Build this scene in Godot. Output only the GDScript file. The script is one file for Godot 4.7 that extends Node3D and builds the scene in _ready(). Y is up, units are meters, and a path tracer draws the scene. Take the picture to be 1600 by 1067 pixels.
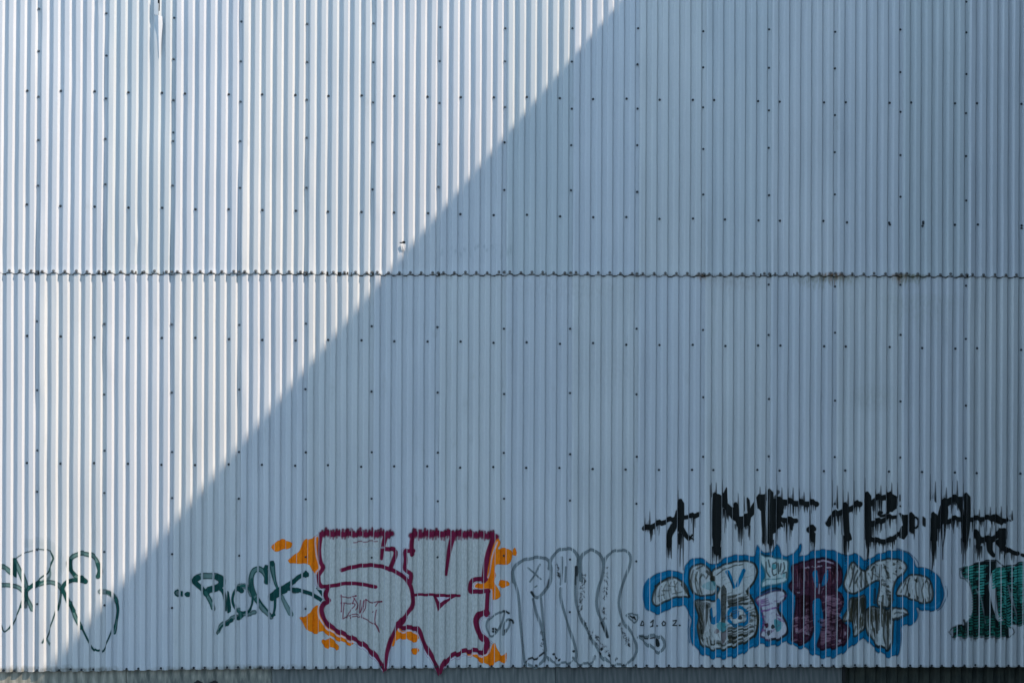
extends Node3D

# ---------------------------------------------------------------- camera and the wall plane
const FOCAL := 1866.7          # focal length in pixels of a 1600 pixel wide picture
const CAM := Vector3(-0.52, 4.35, 14.0)
const YAW := 2.2
const ROLL := 0.25
const PITCH_Z := 0.015         # the plane halfway between valleys and ridges
const DEPTH := 0.0275
const SUN := Vector3(0.624, 0.736, 0.300)

var right: Vector3
var up: Vector3
var ahead: Vector3

# corrugation, as fractions of one rib (valley in the middle of 0)
const F_V := 0.164
const F_W := 0.120
var fs := PackedFloat32Array()   # where the sheet is sampled across one rib
var fz := PackedFloat32Array()   # its height there
var lap_px := [-152.0, -47.0, 58.0, 163.0, 268.5, 373.5, 477.5, 580.8, 684.0, 787.3, 891.0, 994.7, 1098.6, 1201.3, 1304.6, 1406.8, 1509.4, 1612.0, 1714.0]
var lap_x := PackedFloat32Array()
var wob := FastNoiseLite.new()
var rng := RandomNumberGenerator.new()
var wall: Node3D
var panels_low := []
var panels_high := []
var M := {}
var map_lo: Vector2
var map_hi: Vector2
var ground_y := 0.0


func _ready() -> void:
	rng.seed = 7
	var roll := deg_to_rad(ROLL)
	ahead = Vector3(sin(deg_to_rad(YAW)), 0, -cos(deg_to_rad(YAW)))
	var flat := ahead.cross(Vector3.UP).normalized()
	right = flat * cos(roll) + Vector3.UP * sin(roll)
	up = Vector3.UP * cos(roll) - flat * sin(roll)
	var cam := Camera3D.new()
	cam.name = "camera"
	cam.transform = Transform3D(Basis(right, up, -ahead), CAM)
	cam.fov = rad_to_deg(2.0 * atan(800.0 / FOCAL * 682.0 / 1024.0))
	cam.near = 0.1
	cam.far = 4000.0
	add_child(cam)

	var env := Environment.new()
	env.background_mode = Environment.BG_SKY
	var sky := Sky.new()
	var sm := ProceduralSkyMaterial.new()
	sm.sky_top_color = Color(0.515, 0.63, 0.735)
	sm.sky_horizon_color = Color(0.80, 0.85, 0.87)
	sm.sky_curve = 0.12
	sm.ground_bottom_color = Color(0.30, 0.31, 0.32)
	sm.ground_horizon_color = Color(0.55, 0.60, 0.64)
	sm.sky_energy_multiplier = 1.51
	sky.sky_material = sm
	env.sky = sky
	env.tonemap_mode = Environment.TONE_MAPPER_LINEAR
	env.tonemap_exposure = 1.45
	env.sdfgi_enabled = true
	env.ssao_enabled = true
	env.ssil_enabled = true
	var we := WorldEnvironment.new()
	we.name = "world"
	we.environment = env
	add_child(we)
	var sun := DirectionalLight3D.new()
	sun.name = "sun"
	sun.light_energy = 1.6
	sun.light_color = Color(1.0, 0.92, 0.835)
	sun.light_angular_distance = 0.5
	sun.shadow_enabled = true
	add_child(sun)
	sun.look_at_from_position(SUN.normalized() * 40.0, Vector3.ZERO, Vector3.UP)

	wob.seed = 11
	wob.frequency = 1.0
	wob.noise_type = FastNoiseLite.TYPE_SIMPLEX
	wob.fractal_type = FastNoiseLite.FRACTAL_NONE
	for b in lap_px:
		lap_x.append(at_px(b, 533).x)
	make_profile()
	ground_y = at_px(800, 1108).y
	map_lo = Vector2(lap_x[0], at_px(800, 1060).y)
	map_hi = Vector2(lap_x[18] + 0.4, at_px(800, -110).y)
	make_materials()
	build_ground()
	build_wing()
	build_added_shed()
	build_wall()
	build_base()
	build_screws()
	build_tears()
	build_graffiti()


# ---------------------------------------------------------------- picture measurements on the wall plane
func at_px(px: float, py: float, z := PITCH_Z) -> Vector3:
	var d := ahead + right * ((px - 800.0) / FOCAL) - up * ((py - 533.5) / FOCAL)
	return CAM + d * ((z - CAM.z) / d.z)


func to_px(p: Vector3) -> Vector2:
	var d := p - CAM
	var t := d.dot(ahead)
	return Vector2(800.0 + d.dot(right) / t * FOCAL, 533.5 - d.dot(up) / t * FOCAL)


func raw_profile(f: float) -> float:
	f = absf(f - roundf(f))
	return clampf((f - F_V) / F_W, 0.0, 1.0) * DEPTH


func make_profile() -> void:
	var e := F_V + F_W
	for f in [0.0, 0.08, F_V - 0.03, F_V - 0.01, F_V + 0.012, F_V + 0.03, F_V + F_W * 0.5, e - 0.03, e - 0.012, e + 0.01, e + 0.03, 0.41, 0.5]:
		fs.append(f)
	for i in range(11, 0, -1):
		fs.append(1.0 - fs[i])
	for f in fs:
		var z := 0.0
		for k in 9:
			z += raw_profile(f + (k - 4) * 0.0065)
		fz.append(z / 9.0)


# the sheet's surface: panel number, rib number within it, sample number, height; the drift of the ribs and the dents are in here
func sheet(i: int, rib: int, k: int, y: float, high: bool) -> Vector3:
	var pitch := (lap_x[i + 1] - lap_x[i]) / 6.0
	var x := lap_x[i] + (rib + fs[k]) * pitch
	var z := fz[k]
	var seed_y := 40.0 if high else 0.0
	x += wob.get_noise_2d(x * 5.0, y * 0.55 + seed_y) * 0.0016 + wob.get_noise_2d(x * 1.3 + 90.0, y * 2.3 + seed_y) * 0.0007
	z += wob.get_noise_2d(x * 0.8 + 31.0, y * 0.5 + seed_y) * 0.004
	# each sheet hangs a hair out of plumb
	var mid := at_px(0, 430).y
	if high:
		x += (y - mid) * 0.0046 * clampf((900.0 - lap_px[i]) / 900.0, -0.1, 1.0)
		z += 0.006
	else:
		x -= (mid - y) * -0.0016 * clampf((700.0 - lap_px[i]) / 700.0, -0.1, 1.0)
	# the edge that laps over the neighbour stands off a little
	var along := rib + fs[k]
	if along < 1.0:
		z += (0.0035 + 0.010 * maxf(0.0, wob.get_noise_2d(i * 7.3 + 200.0, y * 0.7 + seed_y))) * (1.0 - smoothstep(0.3, 1.0, along))
		var past := y - at_px(800, 430.0 if high else 412.0).y
		if high and past < 1.4:
			z += 0.007 * (1.0 - smoothstep(0.2, 1.4, past)) * absf(sin(i * 2.7)) * (1.0 - smoothstep(0.25, 0.6, along))
	if along > 6.1:
		z -= 0.0015
	for d in dents:
		if d[5] == high:
			var c: Vector3 = d[0]
			var q := Vector2((x - c.x) / float(d[1]), (y - c.y) / float(d[2])).length_squared()
			if q < 6.0:
				var w := exp(-q)
				x += w * float(d[3])
				z += w * float(d[4])
	return Vector3(x, y, z)


var dents := []


func add_dent(px: float, py: float, rx: float, ry: float, dx: float, dz: float, high: bool) -> void:
	dents.append([at_px(px, py), rx * 0.0075, ry * 0.0075, dx, dz, high])


# ---------------------------------------------------------------- scene helpers
func put(called: String, mesh: Mesh, mat: Material, parent: Node) -> MeshInstance3D:
	var o := MeshInstance3D.new()
	o.name = called
	o.mesh = mesh
	if mat:
		o.material_override = mat
	parent.add_child(o, true)
	return o


func tag(o: Node, label: String, category := "", group := "", kind := "") -> void:
	if label:
		o.set_meta("label", label)
	if category:
		o.set_meta("category", category)
	if group:
		o.set_meta("group", group)
	if kind:
		o.set_meta("kind", kind)


func grey_image(w: int, h: int, fx: float, fy: float, octaves: int, sd: int) -> PackedByteArray:
	var n := FastNoiseLite.new()
	n.seed = sd
	n.noise_type = FastNoiseLite.TYPE_SIMPLEX_SMOOTH
	n.frequency = fx
	n.fractal_octaves = octaves
	var sw := w
	var sh := maxi(8, int(h * fy / fx))
	var im := n.get_image(sw, sh, false, false, false)
	im.resize(w, h, Image.INTERPOLATE_CUBIC)
	return im.get_data()


func lin(c: Color) -> Color:
	return c.linear_to_srgb()


# ---------------------------------------------------------------- materials
const MW := 1720
const MH := 1170
var wall_rgb := PackedFloat32Array()


func stain(px: float, py: float, rx: float, ry: float, c: Color, amount: float, sd: int, streak := 0.0) -> void:
	# a stain with an edge of its own, in the wall's colour map; streak draws it out downwards
	var p := at_px(px, py)
	var cx := (p.x - map_lo.x) / (map_hi.x - map_lo.x) * MW
	var cy := (map_hi.y - p.y) / (map_hi.y - map_lo.y) * MH
	var n := FastNoiseLite.new()
	n.seed = sd
	n.frequency = 0.11
	for yy in range(maxi(0, int(cy - ry * 2)), mini(MH, int(cy + ry * 2 + streak * 1.3))):
		for xx in range(maxi(0, int(cx - rx * 2)), mini(MW, int(cx + rx * 2))):
			var dy := (yy - cy) / ry
			if yy > cy and streak > 0.0:
				var len := streak * (0.25 + 0.9 * absf(n.get_noise_2d(xx * 2.6, 5.0)) * 2.0)
				dy = (yy - cy) / maxf(len, ry)
			var dx := (xx - cx) / rx
			var a := clampf(1.0 - dx * dx - dy * dy, 0.0, 1.0)
			a *= clampf(0.6 + 1.1 * n.get_noise_2d(xx * 1.8, yy * 0.7), 0.0, 1.0) * amount
			var o := (yy * MW + xx) * 3
			wall_rgb[o] = lerpf(wall_rgb[o], c.r, a)
			wall_rgb[o + 1] = lerpf(wall_rgb[o + 1], c.g, a)
			wall_rgb[o + 2] = lerpf(wall_rgb[o + 2], c.b, a)


func make_materials() -> void:
	var streaks := grey_image(MW, MH, 0.09, 0.0022, 4, 3)
	var blots := grey_image(MW, MH, 0.006, 0.004, 4, 5)
	var fine := grey_image(MW, MH, 0.25, 0.2, 3, 8)
	wall_rgb.resize(MW * MH * 3)
	var base := Vector3(0.505, 0.53, 0.562)
	for i in MW * MH:
		var s := (streaks[i] - 128) / 128.0
		var b := (blots[i] - 128) / 128.0
		var f := (fine[i] - 128) / 128.0
		var v := 1.0 + s * 0.045 + b * 0.05 + f * 0.03
		wall_rgb[i * 3] = base.x * v * (1.0 + b * 0.008)
		wall_rgb[i * 3 + 1] = base.y * v
		wall_rgb[i * 3 + 2] = base.z * v * (1.0 - b * 0.008 - s * 0.01)
	# rust and moss along the seam, where it shows
	var rust := Color(0.23, 0.09, 0.022)
	var moss := Color(0.125, 0.12, 0.045)
	stain(1096, 430, 11, 5, rust, 1.0, 21, 14.0)
	stain(1300, 429, 26, 5, rust, 1.0, 22, 22.0)
	stain(1290, 432, 60, 4, moss, 0.7, 23, 26.0)
	stain(1404, 430, 14, 5, rust, 1.0, 24, 20.0)
	stain(1418, 430, 24, 4, moss, 0.9, 25, 24.0)
	stain(1435, 431, 14, 4, moss, 0.7, 26, 18.0)
	stain(1150, 436, 60, 12, Color(0.36, 0.35, 0.36), 0.5, 27, 30.0)
	stain(890, 450, 120, 16, Color(0.38, 0.40, 0.42), 0.35, 28, 60.0)
	stain(580, 428, 600, 2, Color(0.3, 0.31, 0.31), 0.45, 29, 9.0)
	stain(1250, 430.5, 420, 2, Color(0.16, 0.15, 0.12), 0.5, 30, 7.0)
	stain(1365, 620, 40, 26, Color(0.40, 0.42, 0.42), 0.5, 31)
	stain(1440, 470, 70, 14, Color(0.40, 0.43, 0.42), 0.5, 32, 90.0)
	stain(950, 580, 90, 50, Color(0.42, 0.44, 0.47), 0.35, 33)
	# worn, half cleaned scribbles above the seam
	for k in 16:
		stain(688 + k * 7.2 + rng.randf() * 4.0, 384 + rng.randf() * 14.0, 1.6 + rng.randf() * 2.0, 3 + rng.randf() * 9.0, Color(0.30, 0.34, 0.37), 0.55, 40 + k)
	# splash dirt along the foot
	for k in 44:
		stain(rng.randf() * 1640.0 - 20.0, 1044 + rng.randf() * 3.0, 14 + rng.randf() * 40.0, 4 + rng.randf() * 6.0, Color(0.13, 0.13, 0.10), 0.55, 70 + k)
	for k in 60:
		stain(rng.randf() * 1640.0 - 20.0, 150 + rng.randf() * 850.0, 1.5 + rng.randf() * 4.0, 4 + rng.randf() * 22.0, Color(0.40, 0.42, 0.43), 0.45, 170 + k)
	stain(398, 1044, 26, 5, moss, 0.9, 300)
	stain(410, 1043, 16, 5, Color(0.06, 0.06, 0.05), 0.9, 301)
	var bytes := PackedByteArray()
	bytes.resize(MW * MH * 3)
	for i in bytes.size():
		bytes[i] = int(clampf(pow(wall_rgb[i], 1.0 / 2.2) * 255.0, 0, 255))
	var sheet_tex := ImageTexture.create_from_image(Image.create_from_data(MW, MH, false, Image.FORMAT_RGB8, bytes))
	var rough := NoiseTexture2D.new()
	rough.width = 512
	rough.height = 512
	rough.seamless = true
	var rn := FastNoiseLite.new()
	rn.seed = 17
	rn.frequency = 0.02
	rn.fractal_octaves = 5
	rough.noise = rn
	var ramp := Gradient.new()
	ramp.set_color(0, Color(0.36, 0.36, 0.36))
	ramp.set_color(1, Color(0.62, 0.62, 0.62))
	rough.color_ramp = ramp
	# six slightly different batches of the same painted sheet
	for k in 6:
		var m := StandardMaterial3D.new()
		m.resource_name = "painted_sheet"
		m.albedo_texture = sheet_tex
		var t := [1.0, 0.975, 1.0, 0.985, 0.96, 0.99]
		var b := [1.0, 0.985, 0.99, 1.0, 0.975, 1.0]
		m.albedo_color = Color(t[k], lerpf(t[k], 1.0, 0.4), b[k])
		m.roughness = 1.0
		m.roughness_texture = rough
		m.metallic_specular = 0.42
		M["sheet%d" % k] = m
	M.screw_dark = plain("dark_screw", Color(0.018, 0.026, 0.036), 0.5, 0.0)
	M.screw_grey = plain("lit_side_screw", Color(0.065, 0.085, 0.105), 0.45, 0.2)
	M.screw_zinc = plain("zinc_screw", Color(0.13, 0.13, 0.13), 0.42, 0.3)
	M.gap = plain("gap_dark", Color(0.035, 0.034, 0.03), 0.9, 0.0)  # near-black: paints the shade of the seam gap; also on the foot rail
	M.back = plain("light_block", Color(0.05, 0.05, 0.05), 0.95, 0.0)
	M.bare = plain("bare_metal", Color(0.62, 0.64, 0.64), 0.35, 0.3)
	M.dark_sheet = noisy("dark_sheet", Color(0.020, 0.028, 0.024), Color(0.06, 0.066, 0.05), 0.75, 0.9)
	M.concrete = noisy("weathered_concrete", Color(0.12, 0.125, 0.105), Color(0.42, 0.40, 0.34), 0.92, 1.0)
	M.concrete.uv1_scale = Vector3(2.2, 0.35, 2.2)
	M.concrete_worn = noisy("patchy_concrete", Color(0.09, 0.10, 0.09), Color(0.36, 0.345, 0.29), 0.92, 1.0)
	M.concrete_worn.uv1_scale = Vector3(2.6, 0.6, 2.6)
	M.concrete_grey = noisy("damp_concrete", Color(0.07, 0.082, 0.082), Color(0.22, 0.225, 0.215), 0.85, 1.0)  # darker than the blocks to its left
	M.concrete_grey.uv1_scale = Vector3(3.0, 0.3, 3.0)
	M.concrete_dark = noisy("dark_concrete", Color(0.06, 0.07, 0.072), Color(0.17, 0.175, 0.17), 0.85, 1.0)
	M.concrete_dark.uv1_scale = Vector3(3.0, 0.3, 3.0)
	M.ground = noisy("worn_yard", Color(0.045, 0.045, 0.043), Color(0.10, 0.098, 0.092), 0.95, 0.35)
	M.tar = plain("black_paint", Color(0.012, 0.012, 0.012), 0.6, 0.0)


func plain(called: String, c: Color, roughness: float, metal: float) -> StandardMaterial3D:
	var m := StandardMaterial3D.new()
	m.resource_name = called
	m.albedo_color = lin(c)
	m.roughness = roughness
	m.metallic = metal
	return m


func noisy(called: String, a: Color, b: Color, roughness: float, scale: float) -> StandardMaterial3D:
	var m := plain(called, Color(1, 1, 1), roughness, 0.0)
	var t := NoiseTexture2D.new()
	t.width = 512
	t.height = 512
	t.seamless = true
	var n := FastNoiseLite.new()
	n.seed = called.length() * 13
	n.frequency = 0.012
	n.fractal_octaves = 6
	t.noise = n
	var g := Gradient.new()
	g.set_color(0, lin(a))
	g.set_color(1, lin(b))
	t.color_ramp = g
	m.albedo_texture = t
	m.uv1_triplanar = true
	m.uv1_world_triplanar = true
	m.uv1_scale = Vector3(scale, scale, scale)
	return m


# ---------------------------------------------------------------- ground and the wing that throws the shadow
func box(a: Vector3, b: Vector3) -> ArrayMesh:
	var st := SurfaceTool.new()
	st.begin(Mesh.PRIMITIVE_TRIANGLES)
	add_box(st, a, b)
	st.generate_normals()
	return st.commit()


func add_box(st: SurfaceTool, a: Vector3, b: Vector3) -> void:
	var c := [Vector3(a.x, a.y, a.z), Vector3(b.x, a.y, a.z), Vector3(b.x, b.y, a.z), Vector3(a.x, b.y, a.z), Vector3(a.x, a.y, b.z), Vector3(b.x, a.y, b.z), Vector3(b.x, b.y, b.z), Vector3(a.x, b.y, b.z)]
	st.set_smooth_group(-1)
	for q in [[4, 7, 6, 5], [1, 2, 3, 0], [0, 3, 7, 4], [5, 6, 2, 1], [7, 3, 2, 6], [0, 4, 5, 1]]:
		for k in [0, 1, 2, 0, 2, 3]:
			st.add_vertex(c[q[k]])


func build_ground() -> void:
	var st := SurfaceTool.new()
	st.begin(Mesh.PRIMITIVE_TRIANGLES)
	for k in [[-900, -0.3], [900, -0.3], [900, 1200], [-900, -0.3], [900, 1200], [-900, 1200]]:
		st.set_normal(Vector3.UP)
		st.add_vertex(Vector3(k[0], ground_y, k[1]))
	var g := put("ground", st.commit(), M.ground, self)
	tag(g, "worn concrete yard in front of the corrugated wall", "", "", "structure")


const WING_LONG := 7.0


func wing_x() -> float:
	return at_px(1600, 533).x + 0.42


func wing_top() -> float:
	# the roof edge's shadow runs through these two points of the wall
	var a := at_px(975, 0)
	var s := SUN.normalized()
	return a.y + (wing_x() - a.x) * s.y / s.x


func build_wing() -> void:
	var x := wing_x()
	var top := wing_top()
	var w := Node3D.new()
	w.name = "neighbouring_wing"
	add_child(w)
	tag(w, "tall metal-clad wing that throws the slanting shadow across the wall", "building")
	put("wall", box(Vector3(x + 0.05, ground_y - 0.2, -0.28), Vector3(x + 9.0, top - 0.06, WING_LONG)), M.sheet4, w)
	# its ribbed cladding on the side that faces the yard
	var st := SurfaceTool.new()
	st.begin(Mesh.PRIMITIVE_TRIANGLES)
	var n := int(WING_LONG / 0.13)
	var pts := []
	for k in n:
		for f in [[0.0, 0.0], [0.36, 0.0], [0.5, 0.03], [0.86, 0.03]]:
			pts.append(Vector2(0.08 + (k + f[0]) * 0.13, x + 0.03 - f[1]))
	for k in pts.size() - 1:
		var p: Vector2 = pts[k]
		var q: Vector2 = pts[k + 1]
		var c := [Vector3(p.y, ground_y, p.x), Vector3(p.y, top - 0.02, p.x), Vector3(q.y, top - 0.02, q.x), Vector3(q.y, ground_y, q.x)]
		st.set_smooth_group(-1)
		for j in [0, 2, 1, 0, 3, 2]:
			st.add_vertex(c[j])
	st.generate_normals()
	put("cladding", st.commit(), plain("wing_cladding", Color(0.06, 0.063, 0.066), 0.6, 0.0), w)
	put("roof_edge", box(Vector3(x - 0.03, top - 0.06, -0.27), Vector3(x + 9.1, top, WING_LONG + 0.05)), M.dark_sheet, w)


# added unseen shed behind the camera: keeps low sky off the foot of the wall
func build_added_shed() -> void:
	var w := Node3D.new()
	w.name = "added_shed"
	add_child(w)
	tag(w, "added unseen shed behind the camera that keeps low sky light off the wall", "building")
	put("wall", box(Vector3(-10.0, ground_y - 0.2, 15.6), Vector3(wing_x() - 0.1, 10.6, 25.5)), M.dark_sheet, w)
	put("roof", box(Vector3(-10.3, 10.6, 15.3), Vector3(wing_x() - 0.1, 10.9, 25.8)), M.dark_sheet, w)
	for k in 4:
		var x := -9.0 + k * 4.1
		put("door", box(Vector3(x, ground_y, 15.5), Vector3(x + 3.0, ground_y + 3.6, 15.6)), M.screw_grey, w)


# ---------------------------------------------------------------- the wall
func seam_py(px: float) -> float:
	return 425.6 + px * 0.0036 + sin(px * 0.013) * 0.5


func foot_py(px: float) -> float:
	return lerpf(1049.5, 1044.5, smoothstep(-60, 420, px)) + lerpf(0.0, -3.0, smoothstep(420, 900, px))


func panel_mesh(i: int, high: bool, rows: PackedFloat32Array, holes: Array) -> ArrayMesh:
	# from the lapping edge at the left to the part that runs under the next sheet
	var cols := []
	for r in 7:
		for k in fs.size():
			var along := r + fs[k]
			if along >= F_V + 0.011 and along <= 6.46:
				cols.append([r, k])
	var nc := cols.size()
	var nr := rows.size()
	var v := PackedVector3Array()
	v.resize(nc * nr)
	var uv := PackedVector2Array()
	uv.resize(nc * nr)
	for r in nr:
		for c in nc:
			var y := rows[r]
			# the cut end of each sheet is a little uneven
			if r == nr - 1:
				y += rng.randf_range(-0.002, 0.002) - (0.013 * (1.0 - fz[cols[c][1]] / DEPTH) if high else 0.0)
			var p := sheet(i, cols[c][0], cols[c][1], y, high)
			if high and r >= nr - 2:
				p.z += 0.002 + 0.004 * absf(wob.get_noise_2d(p.x * 3.0, 77.0))
			v[r * nc + c] = p
			uv[r * nc + c] = Vector2((p.x - map_lo.x) / (map_hi.x - map_lo.x), (map_hi.y - p.y) / (map_hi.y - map_lo.y))
	var nn := PackedVector3Array()
	nn.resize(nc * nr)
	for r in nr:
		for c in nc:
			var dx := v[r * nc + mini(c + 1, nc - 1)] - v[r * nc + maxi(c - 1, 0)]
			var dy := v[maxi(r - 1, 0) * nc + c] - v[mini(r + 1, nr - 1) * nc + c]
			nn[r * nc + c] = dx.cross(dy).normalized()
	var idx := PackedInt32Array()
	for r in nr - 1:
		for c in nc - 1:
			var a := r * nc + c
			if holes:
				var q := to_px((v[a] + v[a + nc + 1]) * 0.5)
				var skip := false
				for h in holes:
					if absf(q.x - h[0]) < h[2] and absf(q.y - h[1]) < h[3]:
						skip = true
				if skip:
					continue
			idx.append_array([a, a + 1, a + nc, a + 1, a + nc + 1, a + nc])
	var arr := []
	arr.resize(Mesh.ARRAY_MAX)
	arr[Mesh.ARRAY_VERTEX] = v
	arr[Mesh.ARRAY_NORMAL] = nn
	arr[Mesh.ARRAY_TEX_UV] = uv
	arr[Mesh.ARRAY_INDEX] = idx
	var m := ArrayMesh.new()
	m.add_surface_from_arrays(Mesh.PRIMITIVE_TRIANGLES, arr)
	return m


const HOLES := [[628.5, 379.5, 4.2, 1.7], [248.6, 6.0, 1.2, 8.5]]


func build_wall() -> void:
	wall = Node3D.new()
	wall.name = "warehouse"
	add_child(wall)
	tag(wall, "warehouse clad in pale corrugated metal sheets, graffiti along its foot, half in shadow", "building", "", "thing")
	put("added_backing", box(Vector3(lap_x[0] - 0.1, ground_y - 0.2, -0.34), Vector3(wing_x() + 0.2, at_px(800, -100).y, -0.16)), M.back, wall)  # added behind the sheets so that no light leaks through the gaps
	# dents: where, how wide, how tall, sideways push, outward push
	add_dent(214, 372, 4, 16, 0.010, 0.006, true)
	add_dent(320, 388, 5, 16, 0.004, -0.006, true)
	add_dent(246, 60, 5, 26, -0.012, 0.008, true)
	add_dent(240, 30, 6, 18, -0.004, -0.010, true)
	add_dent(156, 6, 5, 12, -0.008, -0.008, true)
	add_dent(648, 20, 4, 46, 0.006, 0.003, true)
	add_dent(652, 230, 4, 30, 0.003, -0.004, true)
	add_dent(657, 120, 5, 95, 0.004, 0.002, true)
	add_dent(436, 40, 5, 30, -0.003, -0.004, true)
	add_dent(748, 170, 5, 12, 0.004, -0.003, true)
	add_dent(86, 470, 5, 26, 0.003, -0.003, false)
	add_dent(300, 690, 6, 18, -0.003, -0.004, false)
	add_dent(700, 590, 8, 30, 0.004, -0.005, false)
	add_dent(1236, 620, 8, 40, -0.004, -0.004, false)
	add_dent(145, 70, 5, 24, -0.004, 0.003, true)
	add_dent(122, 120, 5, 24, 0.003, -0.003, true)
	add_dent(54, 60, 4, 40, -0.003, 0.002, true)
	add_dent(628, 390, 6, 9, 0.004, -0.008, true)
	add_dent(665, 165, 3, 4, 0.005, 0.0, true)
	add_dent(3, 385, 6, 22, -0.004, -0.005, true)
	add_dent(277, 570, 4, 20, 0.003, -0.003, false)
	add_dent(416, 557, 4, 4, 0.003, -0.003, false)
	for i in 18:
		var mid: float = (lap_px[i] + lap_px[i + 1]) * 0.5
		var rows := PackedFloat32Array()
		var end := seam_py(mid)
		var py := -90.0
		while py < end - 5.0:
			rows.append(at_px(mid, py).y)
			py += 6.0 if (i == 4 and py < 110.0) or (i == 7 and py > 340.0) or py > 340.0 and i < 6 else 12.0
			if i == 7 and py > 372.0 and py < 386.0:
				py -= 4.3
			if i == 4 and py > -12.0 and py < 100.0:
				py -= 3.0
		rows.append(at_px(mid, end - 2.6).y)
		rows.append(at_px(mid, end).y)
		var holes := []
		for h in HOLES:
			if h[0] > lap_px[i] and h[0] < lap_px[i + 1]:
				holes.append(h)
		panels_high.append(put("sheet_panel", panel_mesh(i, true, rows, holes), M["sheet%d" % ((i * 5 + 1) % 6)], wall))
		rows = PackedFloat32Array()
		py = end - 13.0
		var foot := foot_py(mid)
		while py < foot - 5.0:
			rows.append(at_px(mid, py).y)
			py += 10.0
		rows.append(at_px(mid, foot).y)
		panels_low.append(put("sheet_panel", panel_mesh(i, false, rows, []), M["sheet%d" % ((i * 3 + 2) % 6)], wall))
	# dark strip added under the upper sheets: stands for dirt and gap shade
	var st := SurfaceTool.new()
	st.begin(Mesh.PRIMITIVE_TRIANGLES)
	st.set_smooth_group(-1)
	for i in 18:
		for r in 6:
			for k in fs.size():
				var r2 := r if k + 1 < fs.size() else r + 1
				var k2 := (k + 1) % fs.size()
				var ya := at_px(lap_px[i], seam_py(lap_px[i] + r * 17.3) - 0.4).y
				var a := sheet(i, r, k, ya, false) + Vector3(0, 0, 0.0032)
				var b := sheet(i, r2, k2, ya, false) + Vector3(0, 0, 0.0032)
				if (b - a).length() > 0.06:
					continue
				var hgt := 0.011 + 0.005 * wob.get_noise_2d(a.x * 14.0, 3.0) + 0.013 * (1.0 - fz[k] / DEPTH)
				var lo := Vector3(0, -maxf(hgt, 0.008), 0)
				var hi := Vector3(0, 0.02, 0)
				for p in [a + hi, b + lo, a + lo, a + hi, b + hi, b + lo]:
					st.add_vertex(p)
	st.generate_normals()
	put("seam_shade_strip", st.commit(), M.gap, wall)


func build_base() -> void:
	var top := at_px(800, 1030).y
	var split := at_px(1317.5, 1060).x
	var cuts := [lap_x[0] - 0.1, at_px(196, 1060).x, at_px(424, 1060).x, at_px(868, 1060).x, split]
	var tones := [M.concrete, M.concrete_worn, M.concrete_grey, M.concrete_dark]  # block tones run darker from left to right
	for k in 4:
		put("concrete_block", box(Vector3(cuts[k] + 0.003, ground_y - 0.1, -0.158), Vector3(cuts[k + 1] - 0.003, top, -0.018 - (k % 2) * 0.003)), tones[k], wall)
	# beyond it the foot of the wall is a set-back strip of dark ribbed sheet
	var st := SurfaceTool.new()
	st.begin(Mesh.PRIMITIVE_TRIANGLES)
	st.set_smooth_group(-1)
	var x := split + 0.045
	while x < wing_x() + 0.1:
		var pts := [Vector2(x, -0.10), Vector2(x + 0.046, -0.10), Vector2(x + 0.062, -0.075), Vector2(x + 0.112, -0.075), Vector2(x + 0.13, -0.10)]
		for k in 4:
			var a := Vector3(pts[k].x, ground_y, pts[k].y)
			var b := Vector3(pts[k + 1].x, ground_y, pts[k + 1].y)
			var h := Vector3(0, top - ground_y, 0)
			for p in [a, b + h, b, a, a + h, b + h]:
				st.add_vertex(p)
		x += 0.13
	st.generate_normals()
	put("dark_base_sheet", st.commit(), M.dark_sheet, wall)
	put("base_post", box(Vector3(split + 0.004, ground_y, -0.12), Vector3(split + 0.04, top, -0.03)), M.tar, wall)
	# a dark rail between the sheets and the base
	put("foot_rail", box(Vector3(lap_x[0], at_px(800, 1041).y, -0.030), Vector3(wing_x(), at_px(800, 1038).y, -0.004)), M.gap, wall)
	# a patch of black paint on the concrete
	var sp := SurfaceTool.new()
	sp.begin(Mesh.PRIMITIVE_TRIANGLES)
	sp.set_normal(Vector3(0, 0, 1))
	var last := Vector3.ZERO
	for k in 26:
		var px := 303.0 + k * 1.5
		var lift := 2.0 + 2.5 * sin(k * 0.36) + rng.randf() * 2.0
		var t := at_px(px, 1068.0 - lift, -0.0155)
		if k:
			for p in [last, Vector3(t.x, ground_y + 0.1, t.z), Vector3(last.x, ground_y + 0.1, t.z), last, t, Vector3(t.x, ground_y + 0.1, t.z)]:
				sp.add_vertex(p)
		last = t
	put("paint_patch", sp.commit(), M.tar, wall)


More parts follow.
